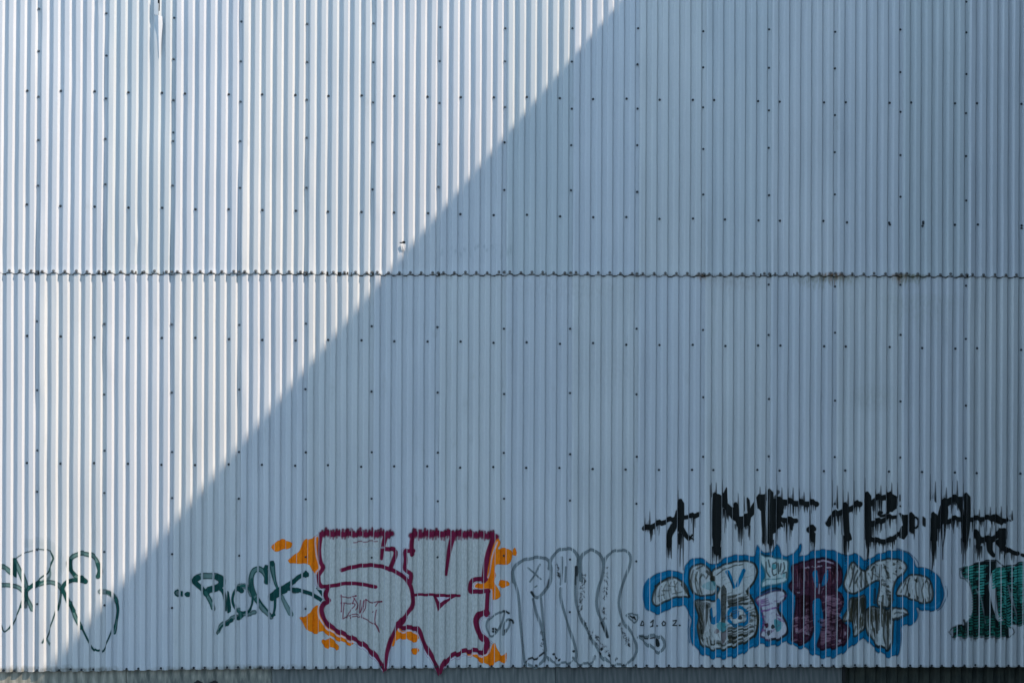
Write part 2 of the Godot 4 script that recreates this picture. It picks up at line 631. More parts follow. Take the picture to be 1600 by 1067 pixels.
# ---------------------------------------------------------------- screws
func screw_mesh(r: float, tall: float) -> ArrayMesh:
	var st := SurfaceTool.new()
	st.begin(Mesh.PRIMITIVE_TRIANGLES)
	st.set_smooth_group(-1)
	var rings := [[r, -0.002, 10], [r * 0.96, 0.002, 10], [r * 0.62, 0.0032, 6], [r * 0.58, tall, 6], [r * 0.40, tall + 0.0014, 6]]
	for k in rings.size() - 1:
		var n := 12
		for j in n:
			var q := []
			for e in [[k, j], [k, j + 1], [k + 1, j + 1], [k + 1, j]]:
				var a := TAU * float(e[1]) / n
				var rr: float = rings[e[0]][0]
				if rings[e[0]][2] == 6:
					rr *= 0.88 / maxf(cos(fmod(a, PI / 3) - PI / 6), 0.1)
				q.append(Vector3(cos(a) * rr, sin(a) * rr, rings[e[0]][1]))
			for v in [q[0], q[2], q[1], q[0], q[3], q[2]]:
				st.add_vertex(v)
	for j in 6:
		var a := TAU * j / 6.0
		var b := TAU * (j + 1) / 6.0
		var rr: float = r * 0.40
		for v in [Vector3(0, 0, tall + 0.0014), Vector3(cos(b) * rr, sin(b) * rr, tall + 0.0014), Vector3(cos(a) * rr, sin(a) * rr, tall + 0.0014)]:
			st.add_vertex(v)
	st.generate_normals()
	return st.commit()


# the panel, rib and side of it that a picture position falls on; snapped to a valley
func valley_at(px: float, py: float, high: bool) -> Array:
	var p := at_px(px, py)
	var best := [0, Vector3.ZERO, 9.0]
	for i in 18:
		if p.x < lap_x[i] - 0.3 or p.x > lap_x[i + 1] + 0.3:
			continue
		for r in 7:
			var s := sheet(i, r, 0, p.y, high)
			var d := absf(s.x - p.x)
			if d < best[2] - 0.0001:
				best = [i, s, d]
	return best


var screws := []


func screw(mesh: Mesh, mat: Material, px: float, py: float) -> void:
	var high := py < seam_py(px)
	var v := valley_at(px, py, high)
	var i: int = v[0]
	var at: Vector3 = v[1]
	var true_x := at_px(px, py, at.z).x
	at.x = clampf(true_x, at.x - 0.010, at.x + 0.010)
	var o := put("screw", mesh, mat, panels_high[i] if high else panels_low[i])
	o.position = at + Vector3(0, 0, 0.0022)
	o.rotation = Vector3(rng.randf_range(-0.06, 0.06), rng.randf_range(-0.06, 0.06), rng.randf() * TAU)


func build_screws() -> void:
	var lap_screw := screw_mesh(0.0135, 0.009)
	var row_screw := screw_mesh(0.0145, 0.010)
	# down the laps: for each lap, the heights in the picture
	var ys := [
		[14, 80, 151.5, 219, 290, 502, 609.5, 703.5, 768, 859, 943.5], [21, 87, 154, 217, 288, 506, 616, 704, 770, 862, 945.5], [28, 92.5, 156.5, 207, 220.5, 290, 506.5, 613, 706, 778, 865.5, 949.5],
		[34, 96, 159, 220.5, 293.5, 507.5, 608.5, 706, 779, 868], [37.5, 97, 156, 215.5, 293.5, 505.5, 608, 706.5, 780, 870, 951], [37, 97.5, 160, 222.5, 296, 509.5, 611.5, 706.5, 779, 871],
		[42.5, 95.5, 161, 225.5, 292, 511, 613, 707, 783, 870.5], [44.5, 96, 167.5, 222.5, 297, 513.5, 615.5, 707.5, 779, 868], [44.5, 96.5, 170, 227, 297.5, 513.5, 614, 709.5, 782, 874, 956],
		[44.5, 101, 170, 227, 300, 513.5, 616, 713.5, 787, 877], [49, 105.5, 168, 233, 304, 515.5, 620.5, 713.5, 787], [46, 106, 172.5, 231, 305, 444.5, 523.2, 623.3, 713],
		[50, 107, 180, 238, 304, 447.5, 519.8, 625.8, 714], [46.3, 113, 175, 242.5, 307.5, 445, 523, 627, 714.5], [3, 51, 116, 177, 244, 313.3, 446.3, 529.5, 633.5, 716],
	]
	var top_x := [61.0, 166.5, 272, 377, 480.5, 584, 688, 790, 894.5, 996.8, 1098.7, 1201.3, 1304, 1406.3, 1509.6]
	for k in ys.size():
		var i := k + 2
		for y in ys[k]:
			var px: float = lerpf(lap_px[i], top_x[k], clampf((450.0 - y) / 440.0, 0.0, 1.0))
			screw(lap_screw, M.screw_dark if px + y * 0.85 > 960.0 else M.screw_grey, px + rng.randf_range(-0.4, 0.4), y)  # paler screws on the sunlit side of the shadow edge: light put into colour
	# the four rows into the rails behind: every third rib, then by twos and fours where the fixers changed their mind
	var steps := [42.0, 94.5, 147.5, 200.5, 253, 305, 357.7, 409.5, 462, 512.8, 565, 616, 668.5, 719.5, 771.5, 823, 875, 927, 979, 1030.3, 1082.5]
	var tails := [[289, 1114.5, 1184.5, 1216, 1286, 1321, 1389.5, 1423.5, 1492, 1526, 1595.5], [1133, 1185, 1218.5, 1286, 1323, 1389, 1443, 1492, 1528, 1596.5], [1133, 1185, 1219, 1288, 1321, 1390.5, 1441, 1493, 1527, 1596], [1115, 1183.5, 1219, 1287.5, 1321, 1389.5, 1441, 1492, 1527, 1595.5]]
	var a := [142.0, 319.5, 524.7, 722.3]
	var b := [163.3, 353.0, 545.8, 738.8]
	for row in 4:
		for px in steps + tails[row]:
			if row == 0 and px == 305.0:
				continue
			var t: float = px / 1595.0
			screw(row_screw, M.screw_dark, px + rng.randf_range(-0.5, 0.5), lerpf(a[row], b[row], t) + rng.randf_range(-1.2, 1.2))
	for d in [[1390.4, 351], [1441.3, 353.2], [1596.5, 356.6], [1443.6, 346.8]]:
		screw(row_screw, M.screw_dark, d[0], d[1])
	# the small ones at the seam and along the foot, one to a rib: one joined part
	var st := SurfaceTool.new()
	st.begin(Mesh.PRIMITIVE_TRIANGLES)
	var foot := SurfaceTool.new()
	foot.begin(Mesh.PRIMITIVE_TRIANGLES)
	var seam_screw := screw_mesh(0.0165, 0.011)
	var foot_screw := screw_mesh(0.0135, 0.010)
	for i in 18:
		for r in 6:
			var px: float = lerpf(lap_px[i], lap_px[i + 1], (r + 0.5) / 6.0)
			var y := at_px(px, seam_py(px) - 2.4 + rng.randf_range(-0.7, 0.7)).y
			var p := sheet(i, r, 12, y, true) + Vector3(rng.randf_range(-0.006, 0.006), 0, 0.007)
			st.append_from(seam_screw, 0, Transform3D(Basis.from_euler(Vector3(rng.randf_range(-0.1, 0.1), rng.randf_range(-0.1, 0.1), rng.randf() * TAU)), p))
			if r == 0:
				p = sheet(i, 0, 0, y, true) + Vector3(0, 0, 0.007)
				st.append_from(seam_screw, 0, Transform3D(Basis(Vector3(0, 0, 1), rng.randf()), p))
			px = lerpf(lap_px[i], lap_px[i + 1], r / 6.0)
			if rng.randf() < 0.88:
				y = at_px(px, foot_py(px) - 2.0 + rng.randf_range(-0.6, 0.6)).y
				p = sheet(i, r, 0, y, false) + Vector3(rng.randf_range(-0.004, 0.008), 0, 0.003)
				foot.append_from(foot_screw, 0, Transform3D(Basis(Vector3(0, 0, 1), rng.randf() * TAU), p))
	tag(put("seam_screw", st.commit(), M.screw_zinc, wall), "", "", "", "stuff")
	tag(put("foot_screw", foot.commit(), M.screw_dark, wall), "", "", "", "stuff")


# ---------------------------------------------------------------- torn and peeled sheet
func flap(pts: Array, mat: Material, parent: Node) -> void:
	var st := SurfaceTool.new()
	st.begin(Mesh.PRIMITIVE_TRIANGLES)
	st.set_smooth_group(-1)
	var v := []
	for p in pts:
		v.append(at_px(p[0], p[1], p[2]))
	for k in range(1, v.size() - 1):
		for q in [v[0], v[k], v[k + 1]]:
			st.add_vertex(q)
	st.generate_normals()
	put("torn_edge", st.commit(), mat, parent)


func build_tears() -> void:
	# the punched hole beside the shadow's edge, its tongue of metal bent down and outwards
	flap([[629.5, 381.0, 0.050], [634.0, 381.5, 0.036], [634.0, 385.0, 0.034], [632.8, 394.0, 0.030], [631.0, 389.0, 0.046]], M.sheet0, panels_high[7])
	flap([[626.0, 382.0, 0.052], [628.0, 381.0, 0.040], [629.5, 390.0, 0.034], [627.5, 392.0, 0.044]], M.sheet1, panels_high[7])
	# the long peel at the top of one rib
	flap([[247.3, 24.0, 0.066], [253.5, 26.0, 0.036], [254.0, 40.0, 0.034], [250.8, 80.0, 0.034], [248.4, 93.0, 0.040], [244.5, 46.0, 0.047], [240.5, 25.0, 0.042]], M.sheet0, panels_high[4])
	flap([[240.5, -4.0, 0.041], [246.0, -4.0, 0.046], [247.3, 24.0, 0.052], [241.0, 23.0, 0.044]], M.sheet1, panels_high[4])


# ---------------------------------------------------------------- spray paint
# Each piece is sprayed into its own canvas: colour, cover, and which part of the piece each spot belongs to.
const SS := 2.0
var cx0 := 0.0
var cy0 := 0.0
var cw := 0
var ch := 0
var paint := PackedFloat32Array()
var cover := PackedFloat32Array()
var owner_of := PackedByteArray()
var tmp := PackedFloat32Array()
var cur := 0
var grain := FastNoiseLite.new()


func canvas(x0: float, y0: float, x1: float, y1: float) -> void:
	cx0 = x0
	cy0 = y0
	cw = int((x1 - x0) * SS)
	ch = int((y1 - y0) * SS)
	paint = PackedFloat32Array()
	paint.resize(cw * ch * 3)
	cover = PackedFloat32Array()
	cover.resize(cw * ch)
	owner_of = PackedByteArray()
	owner_of.resize(cw * ch)
	tmp = PackedFloat32Array()
	tmp.resize(cw * ch)
	cur = 0


func pts_of(s: String) -> PackedVector2Array:
	var out := PackedVector2Array()
	for t in s.split(" ", false):
		var ab := t.split(",")
		out.append(Vector2(float(ab[0]), float(ab[1])))
	return out


func smooth(p: PackedVector2Array, closed := false) -> PackedVector2Array:
	var n := p.size()
	if n < 3:
		return p
	var out := PackedVector2Array()
	var last := n if closed else n - 1
	for i in last:
		var a := p[(i - 1 + n) % n] if closed or i > 0 else p[0]
		var b := p[i]
		var c := p[(i + 1) % n]
		var d := p[(i + 2) % n] if closed or i + 2 < n else p[n - 1]
		var steps := clampi(int(b.distance_to(c) / 3.0), 1, 8)
		for k in steps:
			out.append(b.cubic_interpolate(c, a, d, float(k) / steps))
	if not closed:
		out.append(p[n - 1])
	return out


var inside := false   # strokes then stay within the letter at hand


func lay(o: int, c: Color, a: float) -> void:
	if inside and (owner_of[o] != cur or cover[o] < 0.5):
		return
	var k := cover[o]
	var t := a + k * (1.0 - a)
	if t <= 0.0:
		return
	var w := a / t
	paint[o * 3] = lerpf(paint[o * 3], c.r, w)
	paint[o * 3 + 1] = lerpf(paint[o * 3 + 1], c.g, w)
	paint[o * 3 + 2] = lerpf(paint[o * 3 + 2], c.b, w)
	cover[o] = t
	if a > 0.3:
		owner_of[o] = cur


# style: 0 even, 1 a thinned marker line that is darker along its rims
func line(s: String, w0: float, c: Color, a := 1.0, style := 0, w1 := -1.0, soft := 1.2, straight := false) -> void:
	var p := pts_of(s)
	if not straight:
		p = smooth(p)
	stroke(p, w0 * thin, c, a, style, w1 * thin, soft)


var thin := 1.0


func stroke(p: PackedVector2Array, w0: float, c: Color, a := 1.0, style := 0, w1 := -1.0, soft := 1.2) -> void:
	if w1 < 0.0:
		w1 = w0
	var n := p.size()
	var lo := Vector2(1e9, 1e9)
	var hi := Vector2(-1e9, -1e9)
	for q in p:
		lo = lo.min(q)
		hi = hi.max(q)
	var pad := maxf(w0, w1) * 0.5 + soft + 1.0
	var bx0 := clampi(int((lo.x - pad - cx0) * SS), 0, cw)
	var bx1 := clampi(int((hi.x + pad - cx0) * SS) + 1, 0, cw)
	var by0 := clampi(int((lo.y - pad - cy0) * SS), 0, ch)
	var by1 := clampi(int((hi.y + pad - cy0) * SS) + 1, 0, ch)
	for yy in range(by0, by1):
		for xx in range(bx0, bx1):
			tmp[yy * cw + xx] = 9.0
	# tmp: distance past the stroke's rim, in picture pixels
	for i in n - 1:
		var A := p[i]
		var B := p[i + 1]
		var ra := 0.5 * lerpf(w0, w1, float(i) / (n - 1))
		var rb := 0.5 * lerpf(w0, w1, float(i + 1) / (n - 1))
		var d := B - A
		var l2 := maxf(d.length_squared(), 1e-6)
		var r := maxf(ra, rb) + soft
		for yy in range(clampi(int((minf(A.y, B.y) - r - cy0) * SS), by0, by1), clampi(int((maxf(A.y, B.y) + r - cy0) * SS) + 1, by0, by1)):
			var y := cy0 + (yy + 0.5) / SS
			for xx in range(clampi(int((minf(A.x, B.x) - r - cx0) * SS), bx0, bx1), clampi(int((maxf(A.x, B.x) + r - cx0) * SS) + 1, bx0, bx1)):
				var x := cx0 + (xx + 0.5) / SS
				var t := clampf(((x - A.x) * d.x + (y - A.y) * d.y) / l2, 0.0, 1.0)
				var ex := x - A.x - d.x * t
				var ey := y - A.y - d.y * t
				var e := sqrt(ex * ex + ey * ey) - lerpf(ra, rb, t)
				var o := yy * cw + xx
				if e < tmp[o]:
					tmp[o] = e
	for yy in range(by0, by1):
		for xx in range(bx0, bx1):
			var o := yy * cw + xx
			var e := tmp[o]
			if e < soft * 0.5:
				var k := clampf(0.5 - e / soft, 0.0, 1.0)
				if style == 1:
					var rim := smoothstep(-2.5, -0.8, e)
					lay(o, BODY.lerp(c, rim), k * a * lerpf(0.70, 1.0, rim))
				else:
					lay(o, c, k * a)


func fill(s: String, c: Color, a := 1.0, rounded := true, rough := 0.0) -> void:
	var p := pts_of(s)
	if rounded:
		p = smooth(p, true)
	fill_points(p, c, a, rough)


func fill_points(p: PackedVector2Array, c: Color, a := 1.0, rough := 0.0) -> void:
	var n := p.size()
	var lo := Vector2(1e9, 1e9)
	var hi := Vector2(-1e9, -1e9)
	for q in p:
		lo = lo.min(q)
		hi = hi.max(q)
	var by0 := clampi(int((lo.y - cy0) * SS), 0, ch)
	var by1 := clampi(int((hi.y - cy0) * SS) + 1, 0, ch)
	var bx0 := clampi(int((lo.x - cx0) * SS) - 1, 0, cw)
	var bx1 := clampi(int((hi.x - cx0) * SS) + 2, 0, cw)
	for yy in range(by0, by1):
		for xx in range(bx0, bx1):
			tmp[yy * cw + xx] = 0.0
		for sub in 3:
			var y := cy0 + (yy + (sub + 0.5) / 3.0) / SS
			var cuts := []
			for i in n:
				var A := p[i]
				var B := p[(i + 1) % n]
				if (A.y > y) != (B.y > y):
					cuts.append((A.x + (y - A.y) / (B.y - A.y) * (B.x - A.x) - cx0) * SS)
			cuts.sort()
			for k in range(0, cuts.size() - 1, 2):
				var l: float = cuts[k]
				var r: float = cuts[k + 1]
				for xx in range(clampi(int(l), bx0, bx1), clampi(int(r) + 1, bx0, bx1)):
					tmp[yy * cw + xx] += clampf(minf(xx + 1.0, r) - maxf(float(xx), l), 0.0, 1.0) / 3.0
	for yy in range(by0, by1):
		for xx in range(bx0, bx1):
			var o := yy * cw + xx
			if tmp[o] > 0.0:
				var k := minf(tmp[o], 1.0) * a
				if rough > 0.0:
					k *= clampf(1.0 - rough * (0.4 + grain.get_noise_2d(xx * 0.9, yy * 0.28)), 0.0, 1.0)
				lay(o, c, k)


func blob(x: float, y: float, rx: float, ry: float, c: Color, a := 1.0, turn := 0.0) -> void:
	var p := PackedVector2Array()
	for k in 18:
		var t := TAU * k / 18.0
		var w := 1.0 + 0.10 * sin(t * 3.0 + x) + 0.06 * sin(t * 5.0 + y)
		p.append(Vector2(x, y) + Vector2(cos(t) * rx * w, sin(t) * ry * w).rotated(turn))
	fill_points(p, c, a)


func outline(s: String, w: float, c: Color, a := 1.0) -> void:
	var p := smooth(pts_of(s), true)
	p.append(p[0])
	stroke(p, w, c, a)


# runs of wet paint below a stroke, from x0 to x1 at the height given
func drips(x0: float, x1: float, y0: float, y1: float, count: int, short: float, long: float, c: Color, a := 0.95) -> void:
	for k in count:
		var t := (k + rng.randf()) / count
		var x := lerpf(x0, x1, t)
		var y := lerpf(y0, y1, t) - 3.0
		var l := lerpf(short, long, pow(rng.randf(), 1.8))
		var w := rng.randf_range(1.0, 2.6)
		stroke(PackedVector2Array([Vector2(x, y), Vector2(x + rng.randf_range(-0.3, 0.3), y + 3.0 + l * 0.5), Vector2(x + rng.randf_range(-0.4, 0.4), y + 3.0 + l)]), w, c, a, 0, 0.5, 1.0)


# spray that shot up the grooves past the stroke
func shoots(x0: float, x1: float, y: float, tall: float, c: Color) -> void:
	var x := x0
	while x < x1:
		var i := 0
		while i < 17 and lap_px[i + 1] < x:
			i += 1
		var u: float = (x - lap_px[i]) / (lap_px[i + 1] - lap_px[i]) * 6.0
		for f in [0.20, 0.77]:
			var px: float = lap_px[i] + (floorf(u) + f) / 6.0 * (lap_px[i + 1] - lap_px[i])
			if px > x0 and px < x1:
				var t := tall * rng.randf_range(0.35, 1.0)
				stroke(PackedVector2Array([Vector2(px, y + 4.0), Vector2(px, y - t)]), 1.9, c, 0.9, 0, 0.4, 1.2)
				if f < 0.5:
					var q := PackedVector2Array([Vector2(px - 6.5, y + 2.0), Vector2(px, y + 2.0), Vector2(px, y - t * 0.5), Vector2(px - 1.5, y - t * 0.25)])
					fill_points(q, c, 0.22)
		x += (lap_px[i + 1] - lap_px[i]) / 6.0


# Turns the canvas into a film of paint on the sheets: one mesh for the piece and one for each of its letters.
# miss: how much of the web that faces right (r) or left (l) the spray did not reach
func finish(called: String, label: String, names: Array, miss_r: float, miss_l: float) -> void:
	var bytes := PackedByteArray()
	bytes.resize(cw * ch * 4)
	for o in cw * ch:
		var a := cover[o]
		var k := 1.0
		if a > 0.02:
			k = 1.0 + 0.16 * grain.get_noise_2d((o % cw) * 0.6, (o / cw) * 0.16) + 0.10 * grain.get_noise_2d((o % cw) * 3.1, (o / cw) * 2.9)
		for j in 3:
			bytes[o * 4 + j] = int(clampf(pow(maxf(paint[o * 3 + j] * k, 0.0), 1.0 / 2.2) * 255.0, 0, 255))
		bytes[o * 4 + 3] = int(clampf(a * minf(1.0, 1.06 - 0.12 * (k - 0.9)), 0, 1) * 255)
	# let the colour run out past the rims so that soft rims do not darken
	var im := Image.create_from_data(cw, ch, false, Image.FORMAT_RGBA8, bytes)
	im.fix_alpha_edges()
	var m := StandardMaterial3D.new()
	m.resource_name = "spray_paint"
	m.albedo_texture = ImageTexture.create_from_image(im)
	m.transparency = BaseMaterial3D.TRANSPARENCY_ALPHA
	m.roughness = 0.6
	m.metallic_specular = 0.16
	m.texture_repeat = false
	m.vertex_color_use_as_albedo = true
	tidy_owners()
	var parts := []
	for k in piece_owner.size():
		parts.append([PackedVector3Array(), PackedVector3Array(), PackedVector2Array(), PackedInt32Array(), PackedColorArray()])
	var step := 2.5
	var nr := int(ch / SS / step)
	for i in 18:
		if lap_px[i + 1] + 6.0 < cx0 or lap_px[i] > cx0 + cw / SS:
			continue
		var cols := []
		for r in 7:
			for k in fs.size():
				var along := r + fs[k]
				if along >= F_V + 0.011 and along <= 6.0 + F_V + 0.013:
					cols.append([r, k])
		var nc := cols.size()
		var v := PackedVector3Array()
		var uv := PackedVector2Array()
		for r in nr + 1:
			var py := cy0 + r * step
			var y := at_px((lap_px[i] + lap_px[i + 1]) * 0.5, py).y
			# the can was held at one height: paint lands lower in the grooves below it and higher above it
			var slant := clampf((py - 880.0) / 110.0, -1.0, 1.3) * 3.4
			for c in nc:
				var p := sheet(i, cols[c][0], cols[c][1], y, false)
				var q := to_px(Vector3(p.x, p.y, PITCH_Z))
				var deep := 1.0 - fz[cols[c][1]] / DEPTH
				v.append(p)
				uv.append(Vector2((q.x - cx0) * SS / cw, (q.y - slant * deep - cy0) * SS / ch))
		for r in nr:
			for c in nc - 1:
				var a := r * nc + c
				var fa := fs[cols[c][1]]
				var fb := fs[cols[c + 1][1]] if fs[cols[c + 1][1]] > fa else 1.0
				var f := (fa + fb) * 0.5
				var bare := false
				var on_r := (1.0 - F_V - f) / F_W    # 0 at the foot of the web that faces right, 1 at its crest
				var on_l := (f - F_V) / F_W
				if on_r > 0.0 and on_r < 1.0 and on_r > 1.0 - miss_r:
					bare = true
				if on_l > 0.0 and on_l < 1.0 and on_l > 1.0 - miss_l:
					bare = true
				var best := 0.0
				var who := 0
				for e in [[0.5, 0.5], [0.1, 0.1], [0.9, 0.1], [0.1, 0.9], [0.9, 0.9]]:
					var t: Vector2 = uv[a].lerp(uv[a + nc + 1], 0.5)
					t = Vector2(lerpf(uv[a].x, uv[a + nc + 1].x, e[0]), lerpf(uv[a].y, uv[a + nc + 1].y, e[1]))
					var xx := int(t.x * cw)
					var yy := int(t.y * ch)
					if xx >= 0 and yy >= 0 and xx < cw and yy < ch and cover[yy * cw + xx] > best:
						best = cover[yy * cw + xx]
						who = piece_of[mini(yy / 4, oh - 1) * ow + mini(xx / 4, ow - 1)]
				if best < 0.06 or who < 0:
					continue
				var s: Array = parts[who]
				var at: int = s[0].size()
				for j in [a, a + 1, a + nc, a + nc + 1]:
					var cc: int = j % nc
					var dx := v[j - cc + mini(cc + 1, nc - 1)] - v[j - cc + maxi(cc - 1, 0)]
					var n := Vector3(-dx.z, 0, dx.x).normalized()
					s[0].append(v[j] + n * 0.0016)
					s[1].append(n)
					s[2].append(uv[j])
					s[4].append(Color(1, 1, 1, 0.0 if bare else 1.0))
				s[3].append_array([at, at + 1, at + 2, at + 1, at + 3, at + 2])
	var root := Node3D.new()
	root.name = called
	wall.add_child(root, true)
	tag(root, label)
	for k in parts.size():
		var s: Array = parts[k]
		if s[0].is_empty():
			continue
		var arr := []
		arr.resize(Mesh.ARRAY_MAX)
		arr[Mesh.ARRAY_VERTEX] = s[0]
		arr[Mesh.ARRAY_NORMAL] = s[1]
		arr[Mesh.ARRAY_TEX_UV] = s[2]
		arr[Mesh.ARRAY_COLOR] = s[4]
		arr[Mesh.ARRAY_INDEX] = s[3]
		var mesh := ArrayMesh.new()
		mesh.add_surface_from_arrays(Mesh.PRIMITIVE_TRIANGLES, arr)
		put(names[piece_owner[k]], mesh, m, root)


# which letter each two-pixel square belongs to, without the crumbs that overlapping strokes leave
var owners := PackedByteArray()
var ow := 0
var oh := 0


func tidy_owners() -> void:
	ow = maxi(1, cw / 4)
	oh = maxi(1, ch / 4)
	owners = PackedByteArray()
	owners.resize(ow * oh)
	owners.fill(255)
	for y in oh:
		for x in ow:
			var votes := {}
			for e in [0, 5, 10, 15, 3, 12]:
				var o: int = (y * 4 + int(e) / 4) * cw + x * 4 + int(e) % 4
				if cover[o] > 0.06:
					votes[owner_of[o]] = votes.get(owner_of[o], 0) + 1
			var most := 0
			for k in votes:
				if votes[k] > most:
					most = votes[k]
					owners[y * ow + x] = k
	var seen := PackedByteArray()
	seen.resize(ow * oh)
	for first in ow * oh:
		if seen[first] or owners[first] == 255:
			continue
		var mine := owners[first]
		var group := [first]
		var around := {}
		seen[first] = 1
		var head := 0
		while head < group.size():
			var c: int = group[head]
			head += 1
			for d in [-1, 1, -ow, ow]:
				var q: int = c + d
				if q < 0 or q >= ow * oh or absi(q % ow - c % ow) > 1:
					continue
				if owners[q] == mine:
					if not seen[q]:
						seen[q] = 1
						group.append(q)
				elif owners[q] != 255:
					around[owners[q]] = around.get(owners[q], 0) + 1
		if group.size() < 60 and around.size():
			var best := 255
			var most := 0
			for k in around:
				if around[k] > most:
					most = around[k]
					best = k
			for c in group:
				owners[c] = best
	for y in oh:   # squares that hold only a rim take the letter beside them
		for x in ow:
			if owners[y * ow + x] == 255:
				for d in [[0, 1], [0, -1], [1, 0], [-1, 0], [1, 1], [-1, -1]]:
					var q: int = clampi(y + d[1], 0, oh - 1) * ow + clampi(x + d[0], 0, ow - 1)
					if owners[q] != 255:
						owners[y * ow + x] = owners[q]
						break
	# pieces of one letter that do not touch become parts of their own; crumbs go with its largest piece
	piece_of = PackedInt32Array()
	piece_of.resize(ow * oh)
	piece_of.fill(-1)
	piece_owner = []
	var sizes := []
	for first in ow * oh:
		if piece_of[first] >= 0 or owners[first] == 255:
			continue
		var id := piece_owner.size()
		var group := [first]
		piece_of[first] = id
		var head := 0
		while head < group.size():
			var c: int = group[head]
			head += 1
			for d in [-1, 1, -ow, ow, -ow - 1, -ow + 1, ow - 1, ow + 1]:
				var q: int = c + d
				if q < 0 or q >= ow * oh or absi(q % ow - c % ow) > 1:
					continue
				if piece_of[q] < 0 and owners[q] == owners[first]:
					piece_of[q] = id
					group.append(q)
		piece_owner.append(int(owners[first]))
		sizes.append(group.size())
	var largest := {}
	for id in sizes.size():
		var o: int = piece_owner[id]
		if not largest.has(o) or sizes[id] > sizes[largest[o]]:
			largest[o] = id
	for q in ow * oh:
		var id := piece_of[q]
		if id >= 0 and sizes[id] < 40:
			piece_of[q] = largest[piece_owner[id]]


var piece_of := PackedInt32Array()
var piece_owner := []


func build_graffiti() -> void:
	grain.seed = 5
	grain.frequency = 0.35
	grain.fractal_octaves = 2
	thin = 0.86
	green_tag()
	thin = 1.08
	rock_tag()
	thin = 1.0
	wine_piece()
	grey_piece()
	blue_piece()
	green_piece()
	thin = 1.08
	black_letters()
	thin = 1.0


const INK := Color(0.006, 0.055, 0.050)
const BODY := Color(0.045, 0.17, 0.145)
const TEAL := Color(0.05, 0.17, 0.15)


func green_tag() -> void:
	canvas(-24, 836, 196, 1030)
	# thin mist around the loop
	line("44,850 60,848 76,852 88,866 92,884 84,900", 20, TEAL, 0.10, 0, 26, 14)
	line("-16,883 -4,884 4,885 10,887 17,893", 9, INK, 0.85, 1)
	fill("17,878 20,872 26,874 27,890 26,902 21,900 18,893", INK, 1.0)
	line("24,876 30,888 36,902 42,918", 9, INK, 0.85, 1)
	line("24,874 27,871 34,866 44,862 56,858.5 65,857.5 74,859.5 80,863", 1.8, INK, 0.75)
	line("79,861 83,868 84,872 80,881", 3.0, INK, 0.9)
	line("81,878 78,887 74,895 67,900 60,906", 2.6, INK, 0.9)
	line("78,888 78,900 66,908", 5, TEAL, 0.5)
	line("45,919 52,913.5 61,908", 7, INK, 1.0)
	line("54,914 61,909", 9, INK, 0.9)
	line("45,917 41,925 37,937 33,947", 8, INK, 0.8, 1, 5)
	line("33,945 28,957 20,971 15,981", 2.4, INK, 0.9)
	line("16,979 10,985 5,983 2,975 -2,962", 2.6, INK, 0.9, 0, 1.2)
	line("-16,912 -6,913 8,913 20,914 30,917 38,924 43,935 47,942 51,951", 8, INK, 0.8, 1)
	line("40,925 42,934 39,945", 8, INK, 0.55)
	cur = 1
	line("62,912 72,909 82,909 91,913 95,918", 8, INK, 0.75, 1)
	line("96,917 95,930 92,942 90,950", 6, INK, 0.8, 1, 4)
	line("91,944 87,956 83,968 79,978 75,988 69,1001", 2.4, INK, 0.9)
	line("67,1003 71,995", 3.0, INK, 0.8)
	line("73,996 78,1004", 4.0, TEAL, 0.6)
	cur = 2
	line("153.5,900 156.5,892 153,879 147,870 139,866 128,864.5 118,867 111,872 107.5,878 109,887 115,896 124,903", 8.5, INK, 0.85, 1)
	line("153.8,899 156.2,891 153,881", 7, INK, 0.7)
	line("109,876 110,888 116,896", 7, INK, 1.0)
	line("127,902 134,907.5", 9, INK, 1.0)
	line("134,908 124,906 114,905.5 106,908 100,914 97,923", 7.5, INK, 0.9)
	line("98,919 103,930 108,942", 7, INK, 0.95)
	line("109,940 114,952 120,966 126,977", 8, INK, 0.9, 1)
	line("111,944 116,953", 7, INK, 0.9)
	line("126,975 133,989 139,1001 146,1011 154,1015.5 160,1013", 3.4, INK, 1.0)
	line("161,1013 168,1001 174,987 179,973", 2.8, INK, 0.95)
	line("178,985 182,967 184,950 181,934", 6.5, INK, 0.95, 1)
	line("183,962 184,950 181.5,937", 5, INK, 0.8)
	line("182,938 177,930 170,925 163,923 157,923.5", 9, INK, 0.55, 1)
	line("178,931 171,925 167,924", 6, INK, 0.7)
	finish("graffiti", "looping dark green tag, the one crossed by the sunlit ribs", ["letter", "letter", "letter"], 1.0, 0.0)


